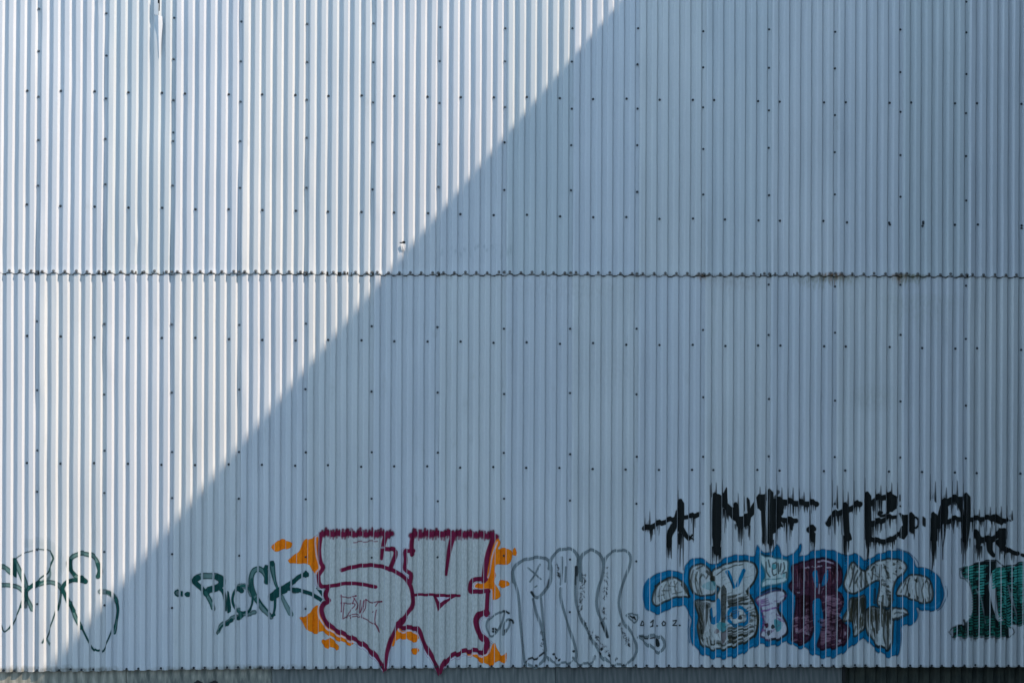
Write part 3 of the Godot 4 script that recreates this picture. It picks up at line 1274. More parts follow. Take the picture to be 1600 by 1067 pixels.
func rock_tag() -> void:
	canvas(262, 868, 512, 1000)
	cur = 6
	blob(278.5, 925.5, 5.6, 5.2, INK, 0.6)
	outline("273.5,925 278,920.5 283.5,925 278.5,930.5", 2.0, INK, 1.0)
	line("284,923 284,929", 2.5, INK, 0.9)
	cur = 7
	blob(293.3, 927.5, 4.6, 4.2, INK, 1.0)
	cur = 0
	line("341,985 346,976 354,970 364,964 376,959.5 388,957 398,955.5", 6.5, INK, 0.75, 1)
	line("342,984 347,977 357,971", 2, INK, 0.9)
	line("354,972 362,968", 6, INK, 0.9)
	line("372,963 378,961", 6, INK, 0.9)
	cur = 1
	line("306,903 314,899.5 326,899 338,899.5 345,902", 9, INK, 0.8, 1)
	line("309,902 303.5,906 307,911 314,917 321,925", 9, INK, 1.0, 0, 6)
	line("340,901 347,906 345,913 336,918 326,921 322,925", 9.5, INK, 1.0)
	line("321,924 327,934 331,942 333,949", 7, INK, 0.95, 1, 6)
	line("341,917 347,921 350.5,928 352,940 352.5,951", 6, INK, 1.0, 0, 3)
	cur = 2
	fill("355,921 357,923 360,935 361.5,948 361,955 355,955.5 354,940", INK, 1.0, false)
	cur = 3
	line("377,919 371,918 366,925 363.5,936 366,946 372,953 381,956 389,952 394,941 394.5,929 389,919 381,914 375,916", 3.6, INK, 1.0)
	line("374,915 382,914.5 389,919 393,927", 8, INK, 0.6, 1)
	line("372,918 378,922", 7, INK, 1.0)
	line("373,950 377,965", 6, TEAL, 0.6, 0, 3)
	cur = 4
	line("417,908 417,900 412,893 405,888.5 398,890 393,899 392.5,912 396,925 402,937", 8, INK, 0.92, 1)
	line("415,888 418,898 418,908", 6.5, INK, 1.0)
	line("393.5,905 393,916 397,928", 5, INK, 0.7)
	line("402,936 408,946 415,954 423,961", 7.5, INK, 0.75, 1)
	line("404,934 412,945 421,956", 2.4, INK, 0.95)
	blob(417, 885, 4.0, 3.6, INK, 0.95)
	cur = 5
	line("425,881 427,895 430,908 434,919", 9.5, INK, 0.95, 1, 3)
	blob(425, 880, 4.6, 4.2, INK, 0.95)
	line("434,918 440,930 447,944 454,957", 4, TEAL, 0.7, 1, 8)
	line("424,930 432,923.5 445,916 458,908 468,900 478,896", 8, INK, 1.0, 0, 6)
	blob(478.5, 896.5, 4.6, 5.2, INK, 1.0)
	line("425,931 434,926", 11, INK, 1.0)
	line("440,923 446,922", 7, INK, 1.0)
	line("440,920 452,919 464,920.5 476,923 489,928 500,935 506,940", 5.5, INK, 0.95)
	line("459,921 465,921.5", 8, INK, 0.85)
	line("430,934 429.5,948 427,959", 4, INK, 1.0)
	blob(427, 959, 4.0, 3.0, INK, 1.0)
	line("496,917 500,922 506,931", 4.5, INK, 1.0)
	finish("graffiti", "dark green handwritten tag underlined with one short sloping stroke", ["underline", "letter", "letter_stroke", "letter", "letter", "letter", "dot", "dot"], 0.9, 0.0)


const WINE := Color(0.175, 0.010, 0.042)
const GOLD := Color(0.85, 0.215, 0.004)
const SILVER := Color(0.54, 0.555, 0.54)
const HALO := Color(0.62, 0.58, 0.66)


func wine_piece() -> void:
	canvas(412, 818, 818, 1056)
	# orange flecks
	cur = 0
	blob(440, 852, 16.5, 8.0, GOLD, 0.97, -0.22)
	cur = 4
	fill("450,875 458,868 468,860 474,846 483,842 498,841 500,870 505,890 495,897 488,890 484,882 475,880 465,880 453,879", GOLD, 0.97)
	cur = 5
	fill("468,964 478,960 486,955 490,947 498,944 505,965 518,980 540,991 552,999 551,1006 530,999 515,991 505,985 495,987 484,985 477,978 473,970", GOLD, 0.97)
	cur = 6
	blob(516, 1003.5, 14, 7, GOLD, 0.97, 0.33)
	cur = 7
	fill("610,1004 617,990 622,981 632,983 650,985 654,997 642,1000 632,995 620,999 614,1006", GOLD, 0.97)
	cur = 8
	blob(648.5, 1013.5, 6, 5, GOLD, 0.97, 0.3)
	cur = 9
	fill("757,866 770,834 777,838 782,848 778,857 790,856 799,860 800,870 796,879 788,882 776,881 773,890 775,898 772,908 779,920 782,930 774,936 768,932 767,922 755,919 742,918 743,909 756,908", GOLD, 0.97)
	blob(804, 863, 3.4, 6.0, GOLD, 0.95)
	cur = 10
	blob(787, 911, 8.5, 5.8, GOLD, 0.97)
	cur = 11
	fill("772,1002 777,1013 783,1020 791,1018 790,1033 783,1030 764,1037 750,1030 735,1022 727,1017 757,1020 765,1008", GOLD, 0.97)
	cur = 1
	fill("499,838 606,838 606,860 616,862 611,887 630,899 643,915 646,940 641,955 622,972 609,1000 602,1042 575,1015 545,996 518,980 505,965 502,948 513,937 511,917 498,912 499,896 505,888 498,868", SILVER, 0.9, false, 0.10)
	cur = 2
	fill("645,838 772,838 763,870 757,905 737,905 736,922 762,922 760,958 748,958 745,972 749,987 761,1000 756,1016 730,1014 702,1026 688,1048 670,1018 654,982 640,978 622,974 641,955 647,930 641,900 634,892 634,862 644,858", SILVER, 0.9, false, 0.10)
	# pale rim outside the outlines
	cur = 1
	line("504,838 493,840 494,866 498,880 500,888 494,893 493,911 499,918", 2.4, HALO, 0.75)
	line("500,943 497,952 501,967 514,982 540,996 566,1010 588,1030 600,1046", 2.4, HALO, 0.85)
	cur = 2
	line("607,1040 609,1015 614,993 622,979 624,985 650,986 662,1010 676,1034 686,1048", 2.4, HALO, 0.85)
	line("692,1043 704,1030 722,1023 745,1020 760,1022 768,1003", 2.4, HALO, 0.85)
	line("768,922 767,960 754,963 750,972 755,988 768,1000", 2.6, HALO, 0.85)
	line("777,846 769,870 762,902 744,910 742,918 768,920", 2.0, HALO, 0.8)
	line("641,840 638,858 629,860 629,893 638,900", 2.4, HALO, 0.75)
	# wine outlines, letter by letter
	cur = 1
	line("502,834 560,835 612,835", 8, WINE, 0.96, 0, 8, 3.0, true)
	for k in 24:
		line("%d,%d %d,%d" % [503 + k * 4.6 + rng.randf() * 2.0, 831 - rng.randf() * 4.0, 503 + k * 4.6, 838 + rng.randf() * 4.0], 4.2, WINE, 0.8, 0, 3.0, 2.0, true)
	line("502,834 499,858 501,876 505,886 501,893 498,898 499,910 503,915.5", 6.5, WINE)
	line("603,836 598,856 596,873", 8.5, WINE, 1.0, 0, 5)
	line("603,857 616,859 618,866 614,877 609,889", 7, WINE)
	line("534,890 548,886 566,883 588,883 610,889 630,900 641,914 645,932 644,946 634,960 624,972 615,987 608,1005 603,1028 601,1044", 6.5, WINE)
	line("503,915.5 520,914 540,910.5 560,911 575,913.5 587,916", 6.0, WINE)
	line("514,915 509,926 510,933 514,937 506,942 502.5,951 506,964 517,977 540,990 565,1003 585,1020 600,1040", 7.0, WINE)
	line("624,973 632,964", 9, WINE)
	line("553,847 590,845", 1.8, WINE, 0.8)
	line("540,858 600,856", 3.0, Color(0.45, 0.5, 0.55), 0.5)
	cur = 2
	line("643,836 700,834 775,838", 9, WINE, 0.96, 0, 9, 3.0, true)
	for k in 29:
		line("%d,%d %d,%d" % [645 + k * 4.5 + rng.randf() * 2.0, 831 - rng.randf() * 3.0 + k / 9, 645 + k * 4.5, 840 + rng.randf() * 4.0], 4.2, WINE, 0.8, 0, 3.0, 2.0, true)
	line("645,836 643,852 644,866", 7, WINE)
	line("646,861 634,861 634,875 633,889 642,896 641,909", 6.5, WINE)
	line("707,840 702,860 699,880 697,897", 9, WINE, 1.0, 0, 4.5)
	line("772,838 764,860 759,882 756,906", 8.5, WINE)
	line("759,904 743,904 736,909 735,922 746,923 763,922", 7, WINE)
	line("762,922 761,940 760,960", 6.5, WINE)
	line("761,956 750,957 744,966 745,977 751,991 761,1001 757,1017", 9, WINE)
	line("758,1016 735,1014 716,1018 701,1026 692,1037 687,1049", 7, WINE)
	line("687,1047 675,1024 663,1003 653,981 640,979 624,977 622,973", 7, WINE)
	line("646,928 672,928 700,929 718,929", 4.4, WINE)
	fill("676,929 717,929 700,938 690,948 684,953 681,940", WINE, 1.0, false)
	fill("682,931.5 704,931.5 695,936 688,941", HALO, 0.95, false)
	# the small signature on the first letter
	cur = 3
	for s in ["533,929 534,941 533,955", "532,931 545,932 556,930", "537,941 555,943 545,955 541,963 536,966 538,941", "545,959.5 560,958", "551,962.5 562,961", "553,933 559,944 556,952", "563,936 562,955 569,937 567,951", "572,936 571,949 565,962 580,970 590,978 592,985", "572,936 582,940 594,938", "587,946 591,940 596,937.5", "588,952 586,970 592,985", "554,934 551,942", "562,955 568,946"]:
		line(s, 1.7, WINE, 0.9)
	for d in [[533, 929], [533, 941], [533, 954], [556, 930], [548, 963], [572, 936], [596, 938], [583, 954]]:
		blob(d[0], d[1], 1.5, 1.4, WINE, 0.95)
	finish("graffiti", "silver graffiti letters outlined in wine red with orange flecks around them", ["fleck", "letter", "letter", "signature", "fleck", "fleck", "fleck", "fleck", "fleck", "fleck", "fleck", "fleck"], 0.0, 0.2)


const ASH := Color(0.19, 0.235, 0.25)
const SOOT := Color(0.018, 0.024, 0.026)


func ticks(x0: float, y0: float, x1: float, y1: float, count: int, spread: float) -> void:
	for k in count:
		var t := rng.randf()
		var p := Vector2(lerpf(x0, x1, t) + rng.randf_range(-spread, spread), lerpf(y0, y1, t))
		stroke(PackedVector2Array([p, p + Vector2(rng.randf_range(-2.5, 2.5), rng.randf_range(-2, 3.5))]), rng.randf_range(0.8, 1.8), SOOT, rng.randf_range(0.4, 0.9))


func grey_piece() -> void:
	canvas(752, 846, 1074, 1046)
	var a := 0.62
	line("765,990 760,978 764,965 778,957 788,953 786,965 780,980 772,990 765,990", 3.5, ASH, a)
	line("786,988 788,972 796,966 795,978 788,988", 3.5, ASH, a)
	for s in ["770,979 776,983", "787,952 795,957", "796,968 800,966", "789,982 790,986", "770,983 774,986", "801,967 802,970"]:
		line(s, 3.0, SOOT, 0.85)
	cur = 1
	line("802,908 801,893 806,883 815,876 830,872 845,870.5 855,874 860,882 861,893 859,910 851,922 843,931 836,931 831,925", 5, ASH, a)
	line("801,893 803,905 808,921 811,940 813,970 816,1000 820,1030 825,1037 836,1039.5 847,1033 852,1021 850,1000 845,975 838,955 833,935", 4.5, ASH, a)
	line("845,933 847,955 850,985 853,1012", 4, ASH, a)
	line("822,1030 830,1027 842,1024 850,1018", 3.0, SOOT, 0.8)
	line("830,924 834,930", 3.2, SOOT, 0.95)
	line("825,886.5 835,895 845,904", 2.6, ASH, 0.75)
	line("843.5,881 837,895 828,908", 2.6, ASH, 0.75)
	line("836,916 839,914", 2.0, ASH, 0.8)
	line("858,905 855,916", 3.0, SOOT, 0.55)
	ticks(845, 980, 848, 1015, 10, 1.5)
	cur = 2
	line("858,888 860,876 866,866 876,858.5 888,857.5 897,860 903,870", 5, ASH, a)
	line("903,868 902,890 899,905 899,930 901,945 907,962 918,984 928,1002 938,1020 948,1030", 4.5, ASH, a)
	line("878,870 878,890 876,912", 3.4, ASH, a)
	line("884,885 883,908", 3.0, ASH, a)
	line("876,918 876,932 880,950 888,975 896,1000 900,1018 899,1030", 4, ASH, 0.75)
	line("855,1022 864,1033 880,1034 893,1031", 4, ASH, a)
	line("895,1026 902,1033 916,1035 928,1029 929,1024", 4, ASH, a)
	line("900,885 900,897", 4.5, SOOT, 0.9)
	line("899,898 899,912", 2.4, SOOT, 0.9)
	ticks(870, 880, 874, 905, 14, 1.2)
	ticks(912, 895, 906, 958, 46, 3.0)
	ticks(907, 962, 935, 1012, 30, 3.0)
	for d in [[865, 1021], [874, 1027], [869, 1024], [896, 1016]]:
		blob(d[0], d[1], 2.2, 2.0, SOOT, 0.85)
	cur = 3
	line("907,905 906,885 909,869 918,860.5 928,860 937,866 943,880 941,900 935,918 932,940 935,957 943,972 949,994", 5, ASH, a)
	line("940,970 945,982 949,994", 3.2, SOOT, 0.9)
	line("906,872 908,905", 6, ASH, 0.45)
	ticks(948, 885, 943, 968, 40, 2.6)
	cur = 4
	line("943,882 948,869 960,861 975,860 984,866 984,882 976,904 969,925 967,945 973,967 985,985 994,1002 995,1015", 4.4, ASH, a)
	line("938,1020 950,1032 965,1036.5 980,1035 990,1025 995,1012", 4, ASH, a)
	ticks(968, 972, 984, 1008, 34, 3.0)
	ticks(926, 985, 955, 1026, 26, 3.0)
	for d in [[963, 1028], [938, 1017], [952, 1023], [940, 1010]]:
		blob(d[0], d[1], 1.8, 2.6, SOOT, 0.85)
	cur = 5
	line("979,959 988,957.5 996,958.5 997,964 992,970 985,967 979,959", 2.6, ASH, 0.75)
	line("984,961 988,964 991,961 993,965", 2.2, SOOT, 0.95)
	cur = 7
	line("998,993 1014,991.5 1028,991.5 1036,998 1038,1008 1032,1016 1022,1012 1008,1001 998,993", 4.6, ASH, 0.7)
	line("1000,993 1012,994", 2.6, SOOT, 0.8)
	line("1016,996 1022,995", 2.4, SOOT, 0.8)
	fill("1025,993 1029,995 1031,1006 1025,1005", SOOT, 0.95)
	cur = 6
	for s in ["1000.5,976 1003,969 1006,972 1005,976 1000.5,976", "1016.5,971.5 1020.5,967.5 1019.3,977.5", "1016.3,978.3 1019.8,976.6", "1036.5,969.5 1034,973 1035.5,976.5 1038.5,976 1039.6,972 1036.5,969.5", "1051.5,969 1056.5,968 1055,972 1051,976 1057,976"]:
		line(s, 1.7, SOOT, 0.95, 0, -1.0, 1.0, true)
	blob(1027, 974.6, 1.3, 1.3, SOOT, 1.0)
	blob(1062.5, 974, 1.5, 1.5, SOOT, 1.0)
	finish("graffiti", "faint grey outlined throw-up with crossed eyes and small dated digits", ["squiggle", "letter", "letter", "letter", "letter", "eye", "date", "paint_drop"], 0.0, 0.3)


const SEA := Color(0.002, 0.175, 0.35)
const SEA_D := Color(0.002, 0.10, 0.21)
const SEA_L := Color(0.03, 0.25, 0.46)
const CHALK := Color(0.54, 0.56, 0.545)
const BARK := Color(0.022, 0.023, 0.014)
const PLUM := Color(0.072, 0.006, 0.011)
const MAUVE := Color(0.36, 0.20, 0.27)
const MINT := Color(0.04, 0.30, 0.34)


# a letter: its filled shape and its rubbed dark rim
func letter(s: String, c: Color, rim: Color) -> void:
	fill(s, c, 0.95, true, 0.12)
	outline(s, 3.4, rim, 0.85)


func scratch(x0: float, y0: float, x1: float, y1: float, dx: float, dy: float, count: int, w: float, c: Color, a := 0.8) -> void:
	count = maxi(4, int(count * 0.8))
	w *= 1.25
	for k in count:
		var t := (k + rng.randf() * 0.8) / count
		var p := Vector2(lerpf(x0, x1, t), lerpf(y0, y1, t))
		var q := p + Vector2(dx, dy) * rng.randf_range(0.45, 1.0)
		stroke(PackedVector2Array([p, (p + q) * 0.5 + Vector2(rng.randf_range(-1, 1), rng.randf_range(-1, 1)), q]), w * rng.randf_range(0.7, 1.75), c, minf(1.0, a * 1.25) * rng.randf_range(0.7, 1.0), 0, w * 0.45)


# worn rubbing of the letter at hand: many short strokes one way, of uneven weight
func rub(x0: float, y0: float, x1: float, y1: float, way: Vector2, count: int, w: float, c: Color, a: float) -> void:
	inside = true
	for k in count:
		var p := Vector2(rng.randf_range(x0, x1), rng.randf_range(y0, y1))
		var l := rng.randf_range(0.4, 1.2)
		var bend := Vector2(rng.randf_range(-1.2, 1.2), rng.randf_range(-1.2, 1.2))
		stroke(PackedVector2Array([p - way * l * 0.5, p + bend, p + way * l * 0.5]), w * rng.randf_range(0.5, 1.5), c, a * rng.randf_range(0.5, 1.0), 0, w * rng.randf_range(0.2, 0.9), 1.4)
	inside = false


func blue_piece() -> void:
	canvas(998, 842, 1486, 1040)
	var hull := "1006,925 1007,915 1012,907 1022,898 1033,894 1045,891 1060,893 1068,896 1070,885 1076,877 1086,872 1098,873 1107,880 1114,882 1122,880 1133,872 1145,868 1160,867 1175,869 1180,868 1182,860 1184,853 1189,860 1196,864 1204,863 1209,857 1213,851 1218,856 1221,866 1230,869 1238,866 1245,858 1252,851 1252,861 1248,869 1260,867 1270,861 1285,859 1300,860 1312,864 1322,868 1335,865 1344,869 1351,876 1362,871 1375,865 1390,861 1405,860 1418,864 1426,872 1431,885 1445,887 1458,893 1468,903 1474,918 1475,930 1470,943 1462,951 1445,952 1431,948 1433,958 1431,967 1425,973 1409,976 1408,990 1407,1005 1404,1018 1395,1023 1385,1022 1370,1013 1360,1004 1352,994 1345,997 1330,1007 1315,1018 1300,1024 1285,1024 1270,1019 1258,1010 1245,1009 1235,1002 1228,1000 1215,1005 1200,1006 1188,1004 1172,1011 1155,1021 1135,1025 1115,1025 1098,1019 1085,1007 1080,995 1079,980 1081,965 1076,955 1070,945 1064,944 1052,947 1040,952 1030,957 1022,956 1012,950 1007,940"
	fill(hull, SEA, 0.97, true, 0.05)
	outline(hull, 2.6, SEA_D, 0.55)
	# older, thinner pass of the can outside the rim
	line("1010,950 1005,935 1006,915 1014,903", 2.0, SEA_L, 0.6)
	line("1078,1000 1075,985 1077,965", 2.0, SEA_L, 0.5)
	line("1478,915 1479,930 1472,946 1464,953", 1.6, SEA_D, 0.6)
	line("1400,857 1418,862 1432,875 1436,888", 1.4, SEA_D, 0.6)
	for s in ["1012,930 1014,915 1024,904 1040,899", "1074,930 1071,905 1076,886 1088,877", "1120,1021 1150,1018 1176,1005", "1470,925 1468,940 1455,947 1436,945", "1400,970 1402,995 1398,1015", "1188,890 1186,910 1180,925", "1085,960 1087,990 1097,1010"]:
		line(s, 3.0, SEA_L, 0.45)
	for s in ["1085,940 1084,975 1087,995", "1236,930 1236,965 1234,990", "1318,915 1326,930 1322,945", "1405,965 1404,1000", "1262,1008 1290,1018"]:
		line(s, 4.5, SEA_D, 0.65)
	cur = 1
	letter("1019,938 1021,925 1028,913 1038,905 1050,901 1060,904 1070,913 1077,931 1070,931 1055,932 1040,938 1028,944 1021,943", CHALK, BARK)
	for s in ["1024,940 1023,930 1026,918", "1031,938 1030,925 1033,915", "1038,934 1036,922 1040,912", "1047,931 1045,918 1049,908", "1056,928 1054,916 1058,909", "1028,930 1038,928", "1034,922 1046,921", "1044,914 1056,916", "1050,927 1066,923"]:
		line(s, 2.0, BARK, 0.6)
	line("1066,912 1072,922 1077,930", 4.5, BARK, 0.9)
	line("1023,915 1036,907 1050,903", 3.5, BARK, 0.6)
	cur = 2
	letter("1077,905 1078,893 1082,885 1090,881 1100,882 1108,889 1113,896 1118,899 1119,912 1118,925 1105,929 1088,928 1080,918", CHALK, BARK)
	letter("1113,893 1125,885 1140,879 1160,876 1175,878 1182,886 1183,895 1178,908 1168,922 1172,930 1180,945 1184,960 1184,975 1180,990 1165,1000 1145,1008 1125,1012 1110,1011 1098,1005 1091,990 1090,975 1092,962 1088,950 1086,938 1100,936 1119,937 1120,928 1124,918 1117,912", CHALK, BARK)
	for s in ["1083,925 1080,905 1084,890", "1090,926 1086,908 1089,893", "1097,926 1093,912 1096,896", "1088,888 1098,884"]:
		line(s, 2.6, BARK, 0.75)
	line("1093,903 1099,897 1103,903 1106,897", 2.4, BARK, 0.7)
	line("1104,892 1111,898 1114,906", 5.0, BARK, 0.85)
	fill("1109,901 1117,899 1117,908 1110,907", BARK, 0.9)
	line("1119,898 1130,890 1146,884 1160,881", 2.0, BARK, 0.8)
	fill("1097,915 1106,908 1118,908 1118,919 1108,921", MINT, 0.55, true, 0.3)
	line("1137,893 1142,904 1147,916", 6.5, SEA, 1.0, 0, 5)
	line("1136,893 1141,906 1145,917", 1.6, BARK, 0.9)
	line("1162,891 1157,902 1152,914", 7.0, SEA, 1.0, 0, 5)
	fill("1127,917 1135,918 1135,950 1133,975 1127,972", BARK, 0.92, true, 0.2)
	fill("1087,938 1101,939 1110,942 1108,949 1101,950 1100,960 1098,985 1094,988 1092,968 1087,950", BARK, 0.85, true, 0.35)
	fill("1119,937 1125,936 1125,968 1116,973 1109,968 1109,950 1113,946 1115,962 1119,960", SEA, 0.97)
	scratch(1094, 965, 1097, 995, 3, 10, 8, 2.2, BARK, 0.7)
	scratch(1100, 995, 1130, 1003, 2, 9, 11, 2.2, BARK, 0.55)
	scratch(1137, 932, 1140, 950, 40, -10, 7, 2.6, BARK, 0.75)
	scratch(1138, 978, 1140, 1004, 40, -7, 8, 2.8, BARK, 0.75)
	scratch(1172, 945, 1176, 990, -16, 5, 7, 2.4, BARK, 0.6)
	fill("1130,975 1138,986 1130,1002 1126,990", Color(0.10, 0.05, 0.06), 0.7)
	fill("1121,972 1133,970 1137,978 1128,985 1120,980", MINT, 0.8)
	blob(1120, 985, 3.5, 4.0, PLUM, 0.7)
	outline("1137,960 1143,950 1156,948 1167,954 1169,966 1160,974 1147,974 1139,969", 5.5, SEA, 1.0)
	fill("1142,958 1150,952 1160,955 1163,964 1154,970 1145,968", CHALK, 0.9)
	fill("1142,954 1153,951 1154,962 1146,964", SEA, 0.95)
	blob(1156, 964, 3.4, 3.4, SOOT, 0.95)
	blob(1143, 960, 2.0, 3.0, SOOT, 0.9)
	for s in ["1138,940 1155,935 1172,934", "1136,948 1150,942 1176,942", "1138,985 1156,982 1178,978", "1112,1003 1134,1004 1160,996", "1140,996 1160,990 1176,985"]:
		line(s, 3.0, BARK, 0.8)
	line("1104,945 1103,965 1098,985", 5.0, BARK, 0.85)
	line("1167,922 1172,931 1180,945 1184.5,960 1184,977 1179,991", 3.4, BARK, 0.9)
	line("1180,991 1165,1001 1145,1008 1130,1012", 3.2, BARK, 0.75)
	line("1170,918 1180,904 1184,892 1180,881", 3.0, BARK, 0.8)
	cur = 3
	letter("1188,865 1196,869 1206,869 1214,872 1231,875 1232,890 1229,906 1215,912 1200,914 1190,917 1190,908 1195,900 1193,888 1188,878", Color(0.56, 0.66, 0.64), Color(0.02, 0.15, 0.2))
	for s in ["1197,878 1198,892 1203,900", "1201,875 1203,885", "1206,888 1207,880 1212,878 1213,886 1206,889 1208,898 1213,896", "1216,880 1217,895", "1224,878 1225,888 1221,896 1228,893 1228,902", "1221,880 1219,892"]:
		line(s, 2.2, SOOT, 0.85)
	blob(1209, 884, 3.6, 4.2, MINT, 0.85)
	blob(1224, 898, 3.0, 3.2, MINT, 0.5)
	line("1192,908 1198,904 1210,904 1222,902", 2.2, Color(0.05, 0.2, 0.22), 0.7)
	line("1190,864 1197,868 1206,868", 3.0, SOOT, 0.7)
	cur = 4
	letter("1181,935 1190,929 1205,923 1220,921 1227,926 1226,934 1218,942 1216,950 1224,965 1230,978 1229,988 1220,994 1205,997 1188,993 1190,985 1193,972 1190,955 1187,945", Color(0.58, 0.57, 0.61), Color(0.06, 0.03, 0.08))
	scratch(1183, 935, 1189, 950, 30, -9, 7, 2.0, Color(0.22, 0.08, 0.24), 0.75)
	line("1190,954 1203,950 1216,948", 3.0, Color(0.24, 0.09, 0.26), 0.85)
	line("1216,941 1217,952 1224,965 1230,978 1228,990 1218,996 1204,998", 3.6, SOOT, 0.9)
	line("1190,925 1203,919 1216,918 1226,924 1226,934", 3.6, SOOT, 0.85)
	scratch(1192, 960, 1192, 985, 6, -2, 6, 2.2, Color(0.22, 0.08, 0.22), 0.7)
	scratch(1212, 956, 1222, 972, 8, 3, 6, 1.8, Color(0.22, 0.08, 0.22), 0.7)
	fill("1209,967 1217,966 1222,972 1221,980 1214,984 1210,979", MINT, 0.85)
	blob(1198, 974, 3.4, 3.8, PLUM, 0.95)
	blob(1207, 978, 3.0, 3.4, SOOT, 0.95)
	blob(1202, 985.5, 3.2, 4.0, SOOT, 0.95)
	cur = 5
	letter("1238,884 1250,879 1265,875 1280,872 1295,873 1309,881 1316,895 1314,911 1306,921 1315,928 1318,940 1312,955 1308,964 1321,972 1327,985 1322,1000 1310,1008 1290,1011 1277,1009 1279,998 1285,980 1288,962 1285,945 1278,935 1272,938 1272,960 1270,985 1262,1000 1252,1004 1239,1000 1239,980 1242,950 1243,930 1233,915 1239,904", PLUM, Color(0.02, 0.004, 0.01))
	for s in ["1245,893 1246,915", "1250,895 1249,920", "1257,886 1258,906", "1262,884 1262,910", "1300,884 1309,893 1308,906", "1296,890 1304,898 1302,910", "1284,925 1287,918"]:
		line(s, 1.8, MAUVE, 0.5)
	for s in ["1258,887 1263,886", "1270,885 1276,885", "1278,884 1284,884", "1292,886 1298,886", "1278,877 1290,876 1302,880", "1246,925 1249,924"]:
		line(s, 2.4, Color(0.55, 0.45, 0.55), 0.7)
	scratch(1243, 960, 1244, 990, 5, -3, 7, 2.6, MAUVE, 0.55)
	scratch(1258, 942, 1258, 990, 8, -2, 10, 2.8, MAUVE, 0.65)
	scratch(1292, 930, 1293, 962, 22, 3, 10, 2.8, MAUVE, 0.55)
	scratch(1282, 962, 1284, 1004, 26, 2, 14, 2.4, MAUVE, 0.42)
	scratch(1290, 975, 1320, 980, -2, 20, 9, 1.8, MAUVE, 0.4)
	for d in [[1311, 976, 2.4, 2.0], [1321, 986, 1.6, 3.2], [1245, 985, 3.0, 3.6], [1262, 988, 3.4, 3.4], [1311, 1000, 2.2, 2.4]]:
		blob(d[0], d[1], d[2], d[3], Color(0.5, 0.40, 0.48), 0.6)
	scratch(1243, 890, 1262, 888, 1, 30, 9, 2.0, Color(0.02, 0.004, 0.006), 0.8)
	scratch(1252, 930, 1266, 930, 0, 62, 8, 2.4, Color(0.02, 0.004, 0.006), 0.8)
	scratch(1296, 955, 1318, 970, -3, 34, 10, 2.4, Color(0.02, 0.004, 0.006), 0.75)
	scratch(1298, 882, 1312, 890, -2, 26, 6, 2.2, Color(0.02, 0.004, 0.006), 0.8)
	fill("1270,894 1276,890 1278,905 1276,918 1272,908", SEA, 0.95)
	fill("1284,915 1288,898 1293,889 1293,905 1289,914", SEA, 0.95)
	fill("1271,937 1283,936 1283,952 1279,970 1274,985 1271,965", SEA, 0.97)
	line("1279,926 1280,912", 2.0, Color(0.5, 0.45, 0.55), 0.6)
	cur = 6
	letter("1319,912 1322,900 1328,882 1334,878 1345,889 1354,891 1362,881 1380,874 1400,873 1412,878 1416,886 1410,896 1400,905 1395,918 1391,944 1376,946 1371,938 1374,922 1375,907 1365,908 1352,917 1335,926 1325,924", CHALK, BARK)
	letter("1328,935 1342,932 1352,930 1352,960 1351,978 1345,985 1334,990 1331,970 1317,966 1325,950", CHALK, BARK)
	letter("1355,950 1370,947 1385,951 1395,950 1394,990 1393,1004 1388,1012 1378,1009 1365,1000 1356,986 1353,970", CHALK, BARK)
	letter("1392,953 1400,948 1412,950 1419,957 1410,962 1394,967", CHALK, BARK)
	for s in ["1327,916 1333,896 1336,884", "1334,926 1335,905 1341,890", "1337,910 1345,893", "1345,916 1345,890", "1353,914 1353,893", "1362,904 1364,884", "1361,890 1366,884 1368,892", "1375,900 1376,882"]:
		line(s, 2.6, BARK, 0.85)
	scratch(1380, 880, 1388, 900, 6, 6, 10, 2.4, BARK, 0.6)
	scratch(1378, 905, 1390, 935, 8, 3, 11, 2.4, BARK, 0.65)
	for d in [[1402, 877], [1407, 887], [1400, 892], [1396, 881], [1388, 902], [1388, 915]]:
		blob(d[0], d[1], 2.2, 2.2, BARK, 0.8)
	line("1367,920 1366,940", 5.0, BARK, 0.75)
	line("1379,930 1378,945", 3.5, BARK, 0.8)
	line("1391,930 1390,945", 4.0, BARK, 0.8)
	scratch(1330, 936, 1350, 934, -6, 40, 13, 2.6, BARK, 0.75)
	fill("1344,934 1352,932 1352,950 1346,958", BARK, 0.8)
	scratch(1356, 950, 1392, 952, 2, 34, 14, 2.8, BARK, 0.7)
	for s in ["1359,952 1362,975 1367,992", "1369,950 1371,985", "1382,953 1380,990 1383,1004", "1332,938 1330,962 1334,984", "1340,935 1341,980", "1349,935 1347,976"]:
		line(s, 3.0, BARK, 0.9)
	line("1388,955 1388,985 1388,1010", 4.0, BARK, 0.8)
	line("1392,1004 1388,1012 1378,1010 1366,1003", 3.4, SOOT, 0.85)
	line("1397,958 1404,954 1414,958", 2.6, SOOT, 0.7)
	line("1395,966 1406,962 1416,958", 3.0, SOOT, 0.8)
	cur = 7
	letter("1400,927 1408,912 1418,900 1430,897 1445,900 1454,908 1458,922 1457,935 1450,940 1440,940 1425,935 1412,930", CHALK, BARK)
	for s in ["1408,924 1415,906", "1414,928 1420,905", "1421,930 1417,915 1422,902", "1432,935 1430,915 1432,902", "1432,908 1429,905", "1444,938 1441,920 1447,904", "1452,934 1450,918 1454,910", "1443,911 1447,907"]:
		line(s, 2.2, BARK, 0.75)
	for d in [[1433, 933], [1444, 937], [1421, 928], [1431, 906]]:
		blob(d[0], d[1], 2.0, 3.2, BARK, 0.85)
	var dirt := Color(0.05, 0.045, 0.025)
	cur = 0
	rub(1005, 850, 1478, 1028, Vector2(14, 3), 90, 3.0, SEA_L, 0.4)
